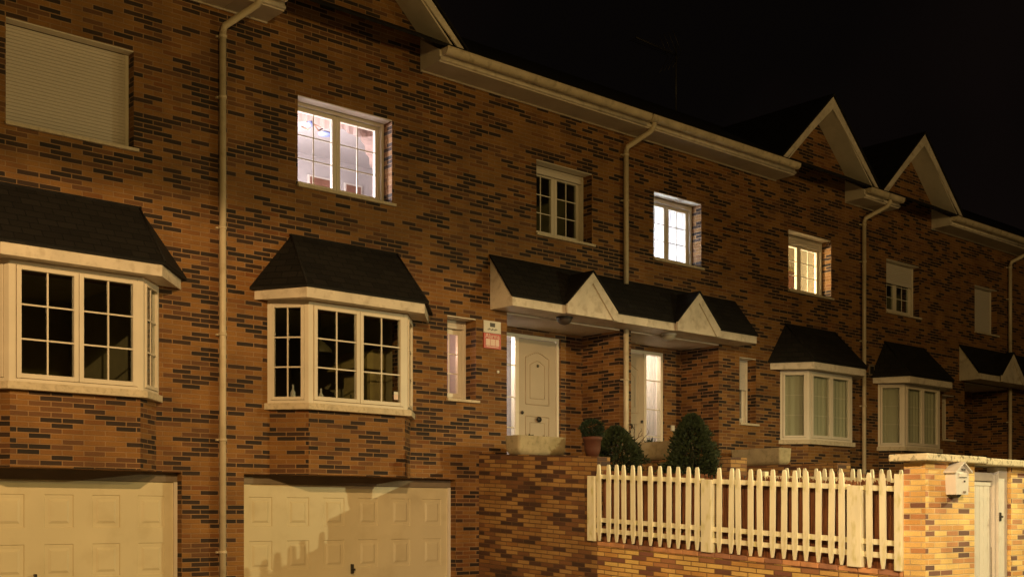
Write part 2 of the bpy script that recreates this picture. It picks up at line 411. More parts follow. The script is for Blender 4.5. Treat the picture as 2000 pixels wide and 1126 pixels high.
def bay(root, FL, FR, roofL, roofR, endL, endR, zs=3.10, ztop=4.46, base_z=2.2, lab=None, curtain=False, dx=.38, d=.4, rz=5.34, sticker=False):
    P = [(FL-dx, 0.0), (FL, -d), (FR, -d), (FR+dx, 0.0)]
    # brick apron
    ap = MB(); q = .035
    A = [(FL-dx+q, 0), (FL+q*.6, -d+q), (FR-q*.6, -d+q), (FR+dx-q, 0)]
    for i in range(3):
        a, b = A[i], A[i+1]; ap.face([(a[0], a[1], base_z), (b[0], b[1], base_z), (b[0], b[1], zs-.06), (a[0], a[1], zs-.06)])
    ap.face([(A[3][0], 0, base_z), (A[2][0], A[2][1], base_z), (A[1][0], A[1][1], base_z), (A[0][0], 0, base_z)])
    build('bay_base', ap, M['brick'], root)
    fr = MB(); gl = MB(); mt = MB(); z0 = zs+.05; z1 = ztop
    for i in range(3):
        a, b = P[i], P[i+1]; Ls = math.dist(a, b); cas = 2 if i == 1 else 1
        pl = .075 if i == 1 else .05; pr = .075 if i == 1 else .05
        if i == 0: pl, pr = .05, .06
        if i == 2: pl, pr = .06, .05
        fr.obox(a, b, 0, pl, -.07, 0, z0-.04, z1); fr.obox(a, b, Ls-pr, Ls, -.07, 0, z0-.04, z1)
        fr.obox(a, b, pl, Ls-pr, -.07, 0, z0-.04, z0+.02); fr.obox(a, b, pl, Ls-pr, -.07, 0, z1-.05, z1)
        cw = (Ls-pl-pr)/cas; sw = .052 if i == 1 else .04
        for c in range(cas):
            s0 = pl+cw*c+.004; s1 = pl+cw*(c+1)-.004; o0, o1 = -.055, .014
            a0, a1 = z0+.024, z1-.052
            fr.obox(a, b, s0, s0+sw, o0, o1, a0, a1); fr.obox(a, b, s1-sw, s1, o0, o1, a0, a1)
            fr.obox(a, b, s0+sw, s1-sw, o0, o1, a0, a0+sw); fr.obox(a, b, s0+sw, s1-sw, o0, o1, a1-sw*.8, a1)
            g0, g1, h0, h1 = s0+sw, s1-sw, a0+sw, a1-sw*.8
            gl.obox(a, b, g0, g1, -.022, -.018, h0, h1)
            if not curtain: xx = (g0+g1)/2; mt.obox(a, b, xx-.009, xx+.009, -.016, -.004, h0, h1)
            for k in (1, 2):
                zz = h0+(h1-h0)*k/3; hb = .0025 if curtain else .009; mt.obox(a, b, g0, g1, -.0035, .001, zz-hb, zz+hb)
    F = build('bay_window', fr, M['upvc'], root, bevel=.004, label=lab)
    build('glass', gl, M['glass'], F); build('glazing_bar', mt, M['upvc'], F)
    s = MB(); o = .055
    S = [(P[0][0]-.05, .0), (P[1][0]-.03, -d-o), (P[2][0]+.03, -d-o), (P[3][0]+.05, .0)]
    s.prism([(p[0], p[1], zs-.055) for p in S], (0, 0, .085)); build('sill', s, M['sill'], F, bevel=.006)
    # ceiling / floor plates closing the bay
    c = MB(); c.prism([(p[0], p[1]+.01, z1) for p in P], (0, 0, .03)); build('head_board', c, M['upvc'], F)
    # roof
    zf0, zf1 = 4.46, 4.60; fy = -.62
    fl, frx = FL-.16, FR+.13
    ft = MB()
    R = [(endL+.06, 0.0), (fl, fy), (frx, fy), (endR-.06, 0.0)]
    for i in range(3):
        a, b = R[i], R[i+1]; Ls = math.dist(a, b)
        ft.obox(a, b, 0 if i != 1 else 0.0, Ls, -.025, 0, zf0, zf1)
    ft.prism([(R[0][0]+.03, 0, zf0+.012), (R[1][0]+.015, fy+.026, zf0+.012), (R[2][0]-.015, fy+.026, zf0+.012), (R[3][0]-.03, 0, zf0+.012)], (0, 0, .02))
    ro = MB(); e = .035
    E0, E1, E2, E3 = (endL-.01, .0, zf1-.02), (fl-e*.6, fy-e, zf1-.004), (frx+e*.6, fy-e, zf1-.004), (endR+.02, .0, zf1-.02)
    T0, T1 = (roofL, -.01, rz), (roofR, -.01, rz)
    th = Vector((0, 0, .035))
    for f in ((E0, E1, T0), (E1, E2, T1, T0), (E2, E3, T1)):
        ro.face([Vector(p)+th for p in f]);
    for a, b in ((E0, E1), (E1, E2), (E2, E3)): ro.face([a, b, Vector(b)+th, Vector(a)+th])
    ro.face([E3, E2, E1, E0])
    for a, b in ((E1, T0), (E2, T1)):
        ro.tube([Vector(a)+th, Vector(b)+th], .016, 6)
    RR = build('bay_roof', ro, M['slate'], root); build('fascia', ft, M['trim'], RR, bevel=.004)
    fl_ = MB(); fl_.box(roofL-.02, roofR+.02, -.022, 0, rz+.02, rz+.055); build('flashing', fl_, M['roof'], RR)
    if curtain:
        cu = MB()
        for i in range(3):
            a, b = Vector((*P[i], 0)), Vector((*P[i+1], 0)); Ls = (b-a).length; t = (b-a).normalized(); n = Vector((t.y, -t.x, 0))
            m = int(Ls/.012); ph = random.random()*6
            pts = [a + t*(-.01+(Ls+.02)*k/m) + n*(-.10 + .012*math.sin(k*.62+ph+1.3*math.sin(k*.11)) + .01*math.sin(k*.23+1)) for k in range(m+1)]
            for k in range(m):
                cu.face([(pts[k].x, pts[k].y, z0+.03), (pts[k+1].x, pts[k+1].y, z0+.03), (pts[k+1].x, pts[k+1].y, z1-.06), (pts[k].x, pts[k].y, z1-.06)], True)
        build('curtain', cu, M['curtain'], F)
    return F

def garage_door(root, x0, x1, z1=2.06):
    y = .15; mb = MB(); W = x1-x0
    rows = [(1.52, 1.91), (.94, 1.33), (.36, .75)]
    n = 6; cw = W/n; pw = .345
    cells = []
    for i in range(n):
        cx = x0+cw*(i+.5)
        for (a, b) in rows: cells.append((cx-pw/2, cx+pw/2, a, b))
    # front sheet with embossed panels
    xs = sorted({x0, x1, *[c[0] for c in cells], *[c[1] for c in cells]}); zs = sorted({.1, z1+.018, *[c[2] for c in cells], *[c[3] for c in cells]})
    for i in range(len(xs)-1):
        for j in range(len(zs)-1):
            cx, cz = (xs[i]+xs[i+1])/2, (zs[j]+zs[j+1])/2
            if any(c[0] < cx < c[1] and c[2] < cz < c[3] for c in cells): continue
            mb.face([(xs[i], y, zs[j]), (xs[i+1], y, zs[j]), (xs[i+1], y, zs[j+1]), (xs[i], y, zs[j+1])])
    def ring(c, o0, y0, o1, y1):
        a = [(c[0]+o0, c[2]+o0), (c[1]-o0, c[2]+o0), (c[1]-o0, c[3]-o0), (c[0]+o0, c[3]-o0)]
        b = [(c[0]+o1, c[2]+o1), (c[1]-o1, c[2]+o1), (c[1]-o1, c[3]-o1), (c[0]+o1, c[3]-o1)]
        for k in range(4):
            k2 = (k+1) % 4
            mb.face([(a[k][0], y0, a[k][1]), (a[k2][0], y0, a[k2][1]), (b[k2][0], y1, b[k2][1]), (b[k][0], y1, b[k][1])])
    for c in cells:
        ring(c, 0, y, .008, y+.009); ring(c, .008, y+.009, .05, y+.009); ring(c, .05, y+.009, .08, y-.003)
        mb.face([(c[0]+.08, y-.003, c[2]+.08), (c[1]-.08, y-.003, c[2]+.08), (c[1]-.08, y-.003, c[3]-.08), (c[0]+.08, y-.003, c[3]-.08)])
    mb.box(x0, x1, y+.02, y+.05, .1, z1+.018)
    D = build('garage_door', mb, M['garage'], root)
    for a, b in ((x1, x1+.045), (x0-.045, x0)):
        fr = MB(); fr.box(a, b, y-.03, y+.06, .1, z1+.02); build('door_jamb', fr, M['upvc'], D)
    h = MB(); h.box(x0+W/2-.012, x0+W/2+.016, y-.05, y, .86, .99); h.box(x0+W/2-.03, x0+W/2+.034, y-.062, y-.045, .90, .93)
    build('handle', h, M['black'], D, bevel=.004)
    L = MB(); L.box(x0-.044, x1+.044, .125, .20, z1+.02, 2.199)
    build('lintel', L, M['lintel'], root)

def pipe_run(root, x, ztop=8.25, zb=0.1, holes=None, outlet_dx=.0):
    r = .043; segs = holes or [(zb, 7.78)]
    mb = MB()
    for a, b in segs: mb.tube([(x, -.075, a), (x, -.075, b)], r, 16)
    mb.tube([(x, -.075, 7.76), (x+outlet_dx*.06, -.10, 7.85), (x+outlet_dx*.9, -.47, 8.07), (x+outlet_dx, -.50, 8.14), (x+outlet_dx, -.51, 8.21)], r, 14)
    D = build('downpipe', mb, M['pipe'], root)
    for z in (7.72, 6.95, 5.3, 3.95, 2.62, 1.2):
        if any(a < z < b for a, b in segs):
            c = MB(); c.lathe((x, -.075, z), [(r, -.02), (r+.008, -.018), (r+.008, .018), (r, .02)], 16); c.box(x-.065, x+.065, -.035, -.002, z-.012, z+.012)
            build('pipe_clip', c, M['pipe'], D)

def eave(root, xa, xb, endL=True, endR=True, pipe=None):
    z0, z1, fy = 8.10, 8.55, -.45
    bx = MB()
    # boxed eave: soffit, fascia, boxed ends
    prof = [(0.0, z0), (fy, z0), (fy, 8.275), (0.0, z1)]
    bx.prism([(xa, p[0], p[1]) for p in prof], (xb-xa, 0, 0))
    bx.box(xa, xb, -.03, -.001, z0-.022, z0-.001)
    E = build('eave', bx, M['soffit'], root, bevel=.006)
    gu = MB(); n = 10; r = .075; cy, cz = fy-.082, 8.262
    pts = [(cy+r*math.cos(t), cz+r*math.sin(t)) for t in [math.pi+math.pi*k/n for k in range(n+1)]]
    pts = [(cy-r, cz+.02)] + pts + [(cy+r, cz+.02)]
    inner = [(p[0]*1.0+(0), p[1]) for p in [(cy+(r-.008)*math.cos(t), cz+(r-.008)*math.sin(t)) for t in [2*math.pi-math.pi*k/n for k in range(n+1)]]]
    prof = pts + [(cy+r-.008, cz+.02)] + inner + [(cy-r+.008, cz+.02)]
    xs = xa+.03; xe = xb-.03 if endR else xb
    for seg in range(len(prof)):
        a, b = prof[seg], prof[(seg+1) % len(prof)]
        gu.face([(xs, a[0], a[1]), (xe, a[0], a[1]), (xe, b[0], b[1]), (xs, b[0], b[1])], True)
    for xx in (xs, xe): gu.prism([(xx, p[0], p[1]) for p in pts], (.006, 0, 0))
    gu.box(xs, xe, cy-r-.008, cy-r+.004, cz+.01, cz+.026)
    k = xs+.35
    while k < xe:
        for q in range(n): 
            a, b = pts[q+1], pts[q+2]
            gu.face([(k-.015, a[0]*1+((a[0]-cy)*.07), a[1]-.006), (k+.015, a[0]+((a[0]-cy)*.07), a[1]-.006), (k+.015, b[0]+((b[0]-cy)*.07), b[1]-.006), (k-.015, b[0]+((b[0]-cy)*.07), b[1]-.006)])
        k += .62
    build('gutter', gu, M['gutter'], E)
    # gutter back board under the tiles
    fb = MB(); fb.box(xa, xb, fy-.008, fy-.001, 8.12, 8.26); fb.tube([(xa, fy-.012, 8.145), (xb, fy-.012, 8.145)], .026, 10); build('fascia', fb, M['trim'], E)
    return E

def gable(root, cx, apex=9.87, half=1.72, zf=8.30, wall_half=1.32, y=-.45):
    sl = (apex-zf)/half; tv = .24
    mb = MB()     # barge boards
    mb.prism([(cx-half, y-.025, zf), (cx, y-.025, apex), (cx, y-.025, apex-tv), (cx-half+tv*.42/sl*1.0, y-.025, zf), ], (0, .028, 0))
    mb.prism([(cx, y-.025, apex), (cx+half, y-.025, zf), (cx+half-tv*.42/sl, y-.025, zf), (cx, y-.025, apex-tv)], (0, .028, 0))
    G = build('barge_board', mb, M['trim'], root, bevel=.004)
    so = MB(); b = apex-tv+.045; w = half-.12
    for sg in (-1, 1):
        p = [(cx, y+.003, b), (cx+sg*w, y+.003, b-sl*w), (cx+sg*w, -.001, b-sl*w), (cx, -.001, b)]
        so.prism(p, (0, 0, .04))
    build('soffit', so, M['soffit'], G)
    ro = MB(); oy = y-.05; o = .06
    for sg in (-1, 1):
        p = [(cx, oy, apex+o), (cx+sg*(half+.03), oy, zf+o-.02), (cx+sg*(half+.03), 2.0, zf+o-.02), (cx, 3.0, apex+o)]
        ro.prism(p, (0, 0, -.045))
    build('gable_roof', ro, M['roof'], root)

def alcove(root, x0, x1, door_x0, door_x1, z0=2.5, z1=4.8, dep=.9):
    mb = MB()
    for xx, s in ((x0, 1), (x1, -1)):
        mb.box(xx-(.12 if s > 0 else 0)+0, xx+(.12 if s < 0 else 0), T+.001, dep, z0-.3, z1)
    wall_grid(mb, x0, x1, z0-.3, z1, [(door_x0, door_x1, z0, 4.68)], y=dep, t=.15)
    build('porch_wall', mb, M['brick'], root)
    c = MB(); c.box(x0+.001, x1-.001, -.0, dep, z1-.03, z1-.003); build('porch_ceiling', c, M['soffit'], root)
    f = MB(); f.box(x0+.001, x1-.001, .0, dep, z0-.3, z0); build('porch_floor', f, M['paving'], root)

def door_leaf(parent, x0, x1, z0, z1, y, hinge_left=False):
    w = x1-x0; mb = MB(); mb.box(x0, x1, y, y+.05, z0, z1)
    # raised mouldings: arched upper panel, plain lower
    def loop(pts, r, dy):
        for i in range(len(pts)):
            a, b = pts[i], pts[(i+1) % len(pts)]; mb.tube([(a[0], y-dy, a[1]), (b[0], y-dy, b[1])], r, 6)
    a, b = x0+.15*w+.03, x1-.15*w-.03
    def arched(a, b, c, d, h):
        pts = [(a, c), (b, c), (b, d)]
        for k in range(1, 12):
            t = k/12; pts.append((b+(a-b)*t, d + h*math.sin(math.pi*t)**1.6))
        pts.append((a, d)); return pts
    loop(arched(a, b, z0+1.02, z1-.30, .09), .012, .004); loop(arched(a+.10, b-.10, z0+1.12, z1-.42, .07), .009, .003)
    loop([(a, z0+.16), (b, z0+.16), (b, z0+.82), (a, z0+.82)], .012, .004)
    loop([(a+.10, z0+.26), (b-.10, z0+.26), (b-.10, z0+.72), (a+.10, z0+.72)], .009, .003)
    D = build('front_door', mb, M['door'], parent, bevel=.004)
    return D

def canopy(root, xa, xb, gc, cheekL=False, cheekR=False, gh=.57, lamp=None):
    zt, zf, zb, y = 5.60, 4.93, 4.79, -.50
    ro = MB(); o = .035
    p = [(xa-(.02 if cheekL else 0), -.003, zt), (xb+(.02 if cheekR else 0), -.003, zt), (xb+(.02 if cheekR else 0), y-.03, zf-.01), (xa-(.02 if cheekL else 0), y-.03, zf-.01)]
    ro.prism(p, (0, 0, .035))
    C = build('porch_canopy', ro, M['slate'], root)
    f = MB()
    for a, b in ((xa, gc-gh+.05), (gc+gh-.05, xb)): f.box(a, b, y-.012, y+.014, zb, zf)
    if cheekL: f.prism([(xa, -.002, zb), (xa, y+.015, zb), (xa, y+.015, zf-.03), (xa, -.002, zt-.02)], (.03, 0, 0))
    if cheekR: f.prism([(xb-.03, -.002, zb), (xb-.03, y+.015, zb), (xb-.03, y+.015, zf-.03), (xb-.03, -.002, zt-.02)], (.03, 0, 0))
    f.box(xa+(.03 if cheekL else 0), xb-(.03 if cheekR else 0), y+.015, -.001, zb+.008, zb+.03)
    build('fascia', f, M['trim'], C, bevel=.003)
    g_ = MB(); az = 5.49; t = .125
    g_.prism([(gc-gh, y-.085, zf), (gc, y-.085, az), (gc, y-.085, az-t*1.35), (gc-gh+t*.75, y-.085, zb), (gc-gh, y-.085, zb)], (0, .04, 0))
    g_.prism([(gc+gh, y-.085, zb), (gc+gh-t*.75, y-.085, zb), (gc, y-.085, az-t*1.35), (gc, y-.085, az), (gc+gh, y-.085, zf)], (0, .04, 0))
    g_.prism([(gc-gh+t*.6, y-.055, zb+.002), (gc+gh-t*.6, y-.055, zb+.002), (gc, y-.055, az-t*1.2)], (0, .02, 0))
    build('gablet', g_, M['trim'], C, bevel=.003)
    r2 = MB(); th = .025; ov = .04
    for sg in (-1, 1):
        yb = y+(az-zf)/((zt-zf)/(-y))   # where ridge meets slope
        r2.prism([(gc, y-.10, az+.012), (gc+sg*(gh+ov*.3), y-.10, zf+.008), (gc+sg*(gh+ov*.3), y+.05, zf+.03), (gc, yb+.02, az+.012)], (0, 0, th))
    build('gablet_roof', r2, M['slate'], C)
    return C

def shrub_mesh(c, r, h, n, seed, size=.035, shape='cone'):
    rnd = random.Random(seed); mb = MB(); c = Vector(c)
    lumps = [(rnd.uniform(0, 6.28), rnd.uniform(0, 1), rnd.uniform(.76, 1.28)) for _ in range(34)]
    for _ in range(n):
        t = rnd.random()**1.15; a = rnd.uniform(0, 2*math.pi)
        if shape == 'cone': R = r*(1-t)**.56*(.55+.45*min(1, (t+.12)/.3))
        else: R = r*math.sqrt(max(0, 1-(2*t-1)**2))
        k = 1
        for (la, lt, lr) in lumps:
            if abs(((a-la+3.14) % 6.28)-3.14) < .5 and abs(t-lt) < .12: k = lr
        rr = R*k*(rnd.uniform(.60, 1.05)**.7 if rnd.random() > .05 else rnd.uniform(1.02, 1.2))
        p = c + Vector((math.cos(a)*rr, math.sin(a)*rr, h*t))
        d = Vector((math.cos(a)*rnd.uniform(.4, 1), math.sin(a)*rnd.uniform(.4, 1), rnd.uniform(-.2, 1.1))).normalized()
        s_ = Vector((rnd.uniform(-1, 1), rnd.uniform(-1, 1), rnd.uniform(-1, 1))).cross(d).normalized()
        L = size*rnd.uniform(.7, 1.5); w = size*rnd.uniform(.22, .4)
        mb.face([p-s_*w, p+d*L*.5-s_*w*1.1, p+d*L, p+s_*w])
    return mb

# ------------------------------------------------------------------ houses
HG = 'brick terraced houses in the row'
def house(label, x0, x1, ops, gables, name='terraced_house', endx=None, z0=0.05):
    r = thing(name, label, 'house', ((x0+x1)/2, 0, 0), HG)
    mb = MB(); wall_grid(mb, x0, x1, z0, 8.56, ops)
    for c in gables:
        apex = 9.672; hw = (apex-8.56)/.913
        mb.prism([(c-hw, 0, 8.56), (c+hw, 0, 8.56), (c, 0, apex)], (0, T, 0))
    build('wall', mb, M['brick'], r)
    ro = MB(); ro.prism([(x0, -.60, 8.38), (x0, 4.0, 10.80), (x0, 8.6, 8.38)], (x1-x0, 0, 0))
    # keep roof off the soffit: thin shell only
    ro = MB()
    ro.prism([(x0, -.57, 8.325), (x1, -.57, 8.325), (x1, 4.0, 10.85), (x0, 4.0, 10.85)], (0, 0, -.04))
    ro.prism([(x0, 4.0, 10.85), (x1, 4.0, 10.85), (x1, 8.6, 8.40), (x0, 8.6, 8.40)], (0, 0, -.04))
    build('roof', ro, M['roof'], r)
    bk = MB(); bk.box(x0, x1, 8.0, 8.2, .05, 8.5); build('rear_wall', bk, M['brick'], r)
    if gables is not None:
        for c in gables: gable(r, c)
    return r

B1, B2, B3, B4 = 7.30, 14.78, 22.04, 28.62
baykw = dict()
# openings
bay_op = lambda FL, FR: (FL-.33, FR+.33, 3.10, 4.48)
h1 = house('brick house at the far left with a closed white roller shutter above its bay window', -1.0, B1,
           [(4.63, 6.13, 6.09, 7.26), bay_op(4.53, 6.07), (3.25, 6.75, .1, 2.2)], [5.35])
h2 = house('brick house with pink-lit upstairs window, dark bay window and an open-sided porch under a canopy', B1, B2,
           [(8.41, 9.95, 6.09, 7.27), (12.74, 13.98, 6.12, 7.27), bay_op(8.33, 9.93), (7.61, 11.11, .1, 2.2), (10.95, 11.50, 3.40, 4.62), (12.12, 14.64, 2.2, 4.8)], [9.25])
h3 = house('brick house in the middle with one cold white and one warm yellow lit upstairs window', B2, B3,
           [(15.50, 16.77, 6.12, 7.27), (19.41, 20.86, 6.07, 7.23), bay_op(19.52, 21.0), (17.88, 18.38, 3.40, 4.62), (14.92, 17.27, 2.2, 4.8)], [20.22])
h4 = house('darker brick house with a half-lowered shutter upstairs and a curtained bay window', B3, B4,
           [(22.93, 24.28, 6.05, 7.17), (26.78, 27.88, 6.02, 7.10), bay_op(22.98, 24.45), (25.27, 25.80, 3.42, 4.42), (26.30, 28.40, 2.2, 4.78)], [23.68])
h5 = house('dark brick house at the far right edge with only its downpipe side in view', B4, 37.0, [], [])

# house 1
window(h1, 4.63, 6.13, 6.09, 7.26, dy=.21, closed=True, label='closed white roller shutter')
room(h1, 4.4, 6.4, 5.9, 7.4, M['room'], 1.5)
bay(h1, 4.53, 6.07, 4.46, 6.20, 3.80, 6.80)
room(h1, 4.0, 6.6, 2.9, 4.7, M['room'], 2.8)
garage_door(h1, 3.295, 6.705)
eave(h1, 6.62, B1, endR=False)
eave(h1, -1.0, 4.0, endR=True)
# house 2
window(h2, 8.41, 9.95, 6.09, 7.27, dy=.26, drop=-.01, top=.055, label='lit casement window with pinkish room behind')
R2 = room(h2, 7.9, 12.35, 5.4, 7.78, M['roomlight'], 3.2)
window(h2, 12.74, 13.98, 6.12, 7.27, dy=.26, drop=.0, top=.10, label='dark casement window')
room(h2, 12.5, 14.2, 5.9, 7.5, M['room'], 1.8)
bay(h2, 8.33, 9.93, 8.30, 10.03, 7.70, 10.66)
room(h2, 7.8, 10.5, 2.9, 4.7, M['room'], 3.2)
garage_door(h2, 7.655, 11.065)
eave(h2, B1, 7.94)
eave(h2, 10.45, B2, endR=False)
pipe_run(h2, 7.27, outlet_dx=.30)
window(h2, 10.95, 11.50, 3.40, 4.62, dy=.30, cas=1, cols=2, rows=3, drop=0, label='narrow lit window beside the porch')
room(h2, 10.8, 11.9, 3.2, 4.8, M['roomlight'], .9)
alcove(h2, 12.12, 14.64, 12.55, 14.13)
def entrance(root, fx0, fx1, leaf0, leaf1, sl0, sl1, y=.93, lock_left=True):
    z0, zt = 2.5, 4.68; mb = MB(); w = .06
    for a, b in ((fx0, fx0+w), (fx1-w, fx1)): mb.box(a, b, y, y+.1, z0, zt)
    mb.box(fx0+w, fx1-w, y, y+.1, zt-w, zt)
    mid0, mid1 = (sl1, leaf0) if sl0 < leaf0 else (leaf1, sl0)
    mb.box(mid0, mid1, y-.005, y+.1, z0, zt-w)
    mb.box(min(sl0, sl1), max(sl0, sl1), y, y+.1, z0, z0+.08)
    Fm = build('door_frame', mb, M['upvc'], root, bevel=.005)
    gl = MB(); gl.box(sl0, sl1, y+.03, y+.034, z0+.08, zt-w); build('sidelight_glass', gl, M['glass'], Fm)
    br = MB()
    for zz in (3.12, 3.62, 4.15): br.box(sl0, sl1, y+.015, y+.028, zz-.008, zz+.008)
    build('glazing_bar', br, M['upvc'], Fm)
    D = door_leaf(root, leaf0+.006, leaf1-.006, z0+.01, zt-w-.006, y+.01)
    k = MB(); kx = leaf0+.07 if lock_left else leaf1-.07
    k.lathe((0, 0, 0), [(0, 0)], 3) if False else None
    def knob(cx, cz, r, d):
        m = MB(); ring = 14
        prof = [(r*.5, 0), (r*.5, d*.4), (r, d*.6), (r*.9, d), (0.001, d*1.05)]
        i0 = []
        for rr, dd in prof:
            i = len(m.v); m.v += [Vector((cx+rr*math.cos(2*math.pi*j/ring), y+.01-dd, cz+rr*math.sin(2*math.pi*j/ring))) for j in range(ring)]; i0.append(i)
        for a in range(len(prof)-1):
            for j in range(ring): j2 = (j+1) % ring; m.f.append(([i0[a]+j, i0[a+1]+j, i0[a+1]+j2, i0[a]+j2], True))
        return m
    build('lock', knob(kx, 3.38, .030, .03), M['black'], D)
    build('knob', knob((leaf0+leaf1)/2, 3.28, .048, .06), M['black'], D)
    build('knocker', knob((leaf0+leaf1)/2, 4.18, .026, .02), M['lampshade'], D)
    return Fm
entrance(h2, 12.55, 14.13, 13.20, 14.06, 12.62, 13.12)
room(h2, 11.95, 14.6, 2.3, 4.85, M['roomlight'], 1.6, y=1.06)
canopy(h2, 11.78, B2, 13.42, cheekL=True)
# house 3
window(h3, 15.50, 16.77, 6.12, 7.27, dy=.28, drop=.0, top=.09, label='window lit cold white behind a sheer curtain')
R3 = room(h3, 15.2, 17.2, 5.9, 7.5, M['roomlight'], 1.6)
window(h3, 19.41, 20.86, 6.07, 7.23, dy=.28, drop=.07, label='window lit warm yellow')
R4 = room(h3, 19.1, 22.55, 5.6, 7.6, M['roomwarm'], 1.5)
bay(h3, 19.52, 21.0, 19.30, 20.98, 18.76, 21.86, curtain=True)
room(h3, 19.0, 21.5, 2.9, 4.7, M['room'], 1.6)
window(h3, 17.88, 18.38, 3.40, 4.62, dy=.26, cas=1, cols=2, rows=3, drop=.45, label='narrow dark window right of the porch')
room(h3, 17.7, 18.6, 3.2, 4.8, M['room'], .9)
eave(h3, B2, 18.98)
eave(h3, 21.35, B3, endR=False)
pipe_run(h3, 14.72, holes=[(2.3, 4.79), (5.55, 7.78)], outlet_dx=.22)
alcove(h3, 14.92, 17.27, 15.43, 16.80)
entrance(h3, 15.43, 16.80, 15.49, 16.28, 16.34, 16.74, lock_left=False)
room(h3, 14.9, 17.3, 2.3, 4.85, M['roomlight'], 1.6, y=1.06)
canopy(h3, B2, 17.72, 16.02, cheekR=True)
# house 4
window(h4, 22.93, 24.28, 6.05, 7.17, dy=.21, drop=.34, label='window with its shutter half lowered')
room(h4, 22.7, 24.5, 5.9, 7.4, M['room'], 1.5)
window(h4, 26.78, 27.88, 6.02, 7.10, dy=.21, closed=True, label='window with its shutter closed')
room(h4, 26.6, 28.1, 5.9, 7.4, M['room'], 1.0)
bay(h4, 22.98, 24.45, 22.85, 24.45, 22.34, 25.45, curtain=True)
room(h4, 22.5, 25.0, 2.9, 4.7, M['room'], 1.6)
window(h4, 25.27, 25.80, 3.42, 4.42, dy=.26, cas=1, cols=2, rows=3, drop=0)
room(h4, 25.1, 26.0, 3.2, 4.8, M['room'], .9)
pipe_run(h4, 21.95, outlet_dx=.28)
eave(h4, B3, 22.68)
eave(h4, 24.80, B4, endR=False)
alcove(h4, 26.30, 28.40, 26.45, 27.75, z1=4.78)
entrance(h4, 26.45, 27.75, 26.92, 27.69, 26.51, 26.86)
room(h4, 26.2, 28.5, 2.3, 4.83, M['room'], 1.4, y=1.06)
canopy(h4, 26.05, B4, 27.52, cheekL=True)
vt = MB(); vt.box(22.24, 22.44, -.02, .0, 4.62, 4.84); V_ = build('vent', vt, M['lintel'], h4, bevel=.004)
vt = MB(); vt.box(22.27, 22.41, -.026, -.0205, 4.65, 4.81); build('vent_grille', vt, M['black'], V_)
# house 5
pipe_run(h5, 28.40, holes=[(1.3, 4.79), (5.55, 7.78)], outlet_dx=.25)
eave(h5, B4, 33.2)
canopy(h5, B4, 31.5, 30.1, cheekR=True)

# porch ceiling lamps, hung under the canopies
for (x, y, lab) in ((13.12, -.24, 'dark dome ceiling lamp under the canopy over the left front door'), (15.66, -.2, 'pale dome ceiling lamp under the canopy over the right front door')):
    t = thing('porch_lamp', lab, 'lamp', (x, y, 4.77), 'porch ceiling lamps')
    dark = x < 14
    m = MB(); m.lathe((x, y, 4.797), [(.001, 0), (.135, 0), (.135, -.02), (.12, -.03)], 24); build('lamp_base', m, M['black'] if dark else M['signwhite'], t)
    m = MB(); m.lathe((x, y, 4.767), [(.118, 0), (.11, -.04), (.075, -.075), (.02, -.092), (.001, -.094)], 24); build('lamp_dome', m, M['signdark'] if dark else M['domeglass'], t)

# alarm sign
t = thing('alarm_sign', 'white and red alarm company sign on the bricks left of the front door', 'sign', (11.81, -.01, 4.2))
m = MB(); m.box(11.64, 11.98, -.022, -.002, 4.435, 4.62); build('sign_top', m, M['signwhite'], t, bevel=.003)
m = MB(); m.box(11.64, 11.98, -.022, -.002, 4.20, 4.433); build('sign_bottom', m, M['signred'], t, bevel=.003)
m = MB(); m.box(11.76, 11.86, -.0245, -.0225, 4.53, 4.59)
for i in range(9): m.box(11.715+i*.022, 11.729+i*.022, -.0245, -.0225, 4.475+.006*(i % 3), 4.492+.008*((i*2) % 3))
build('emblem', m, M['signdark'], t)
m = MB(); m.box(11.68, 11.76, -.0245, -.0225, 4.245, 4.345); m.box(11.77, 11.86, -.0245, -.0225, 4.245, 4.345); m.box(11.87, 11.94, -.0245, -.0225, 4.245, 4.345); m.box(11.69, 11.93, -.0245, -.0225, 4.222, 4.232)
build('sign_box', m, M['signpale'], t)
cu = bpy.data.curves.new('sign_text', 'FONT'); cu.body = 'Alarma'; cu.size = .098; cu.extrude = .001; cu.align_x = 'CENTER'
to = bpy.data.objects.new('tmp', cu); COL.objects.link(to); to.rotation_euler = (math.pi/2, 0, 0); to.location = (0, 0, 0)
bpy.context.view_layer.update()
me = bpy.data.meshes.new_from_object(to.evaluated_get(bpy.context.evaluated_depsgraph_get()))
bpy.data.objects.remove(to); me.name = 'lettering'; me.materials.clear(); me.materials.append(M['signpale'])
lo = bpy.data.objects.new('lettering', me); COL.objects.link(lo); lo.parent = t; lo.location = (0, -.0135, .158); lo.rotation_euler = (math.pi/2, 0, 0)
# small window sticker, doorbells
t = thing('alarm_sticker', 'small red and white alarm sticker on the pane of the dark bay window', 'sticker', (9.74, -.385, 3.26))
m = MB(); m.box(9.705, 9.775, -.3885, -.3835, 3.335, 3.375); build('sticker_top', m, M['signwhite'], t)
m = MB(); m.box(9.705, 9.775, -.3885, -.3835, 3.265, 3.334); build('sticker_bottom', m, M['signpale'], t)
for (x, y, z, lab) in ((11.93, 0, 3.86, 'small round bell push on the bricks left of the open-lit front door'), (17.02, .93-.03, 3.30, 'small square white bell push right of the striped door light')):
    m = MB()
    if y == 0: m.tube([(x, -.001, z), (x, -.02, z)], .022, 14); m.tube([(x, -.02, z), (x, -.028, z)], .010, 10)
    else: m.box(x-.045, x+.045, y-.025, y-.001, z-.05, z+.05); m.tube([(x, y-.025, z), (x, y-.032, z)], .015, 10)
    tag(build('door_bell', m, M['signwhite'], pivot=(x, y, z)), lab, 'doorbell')

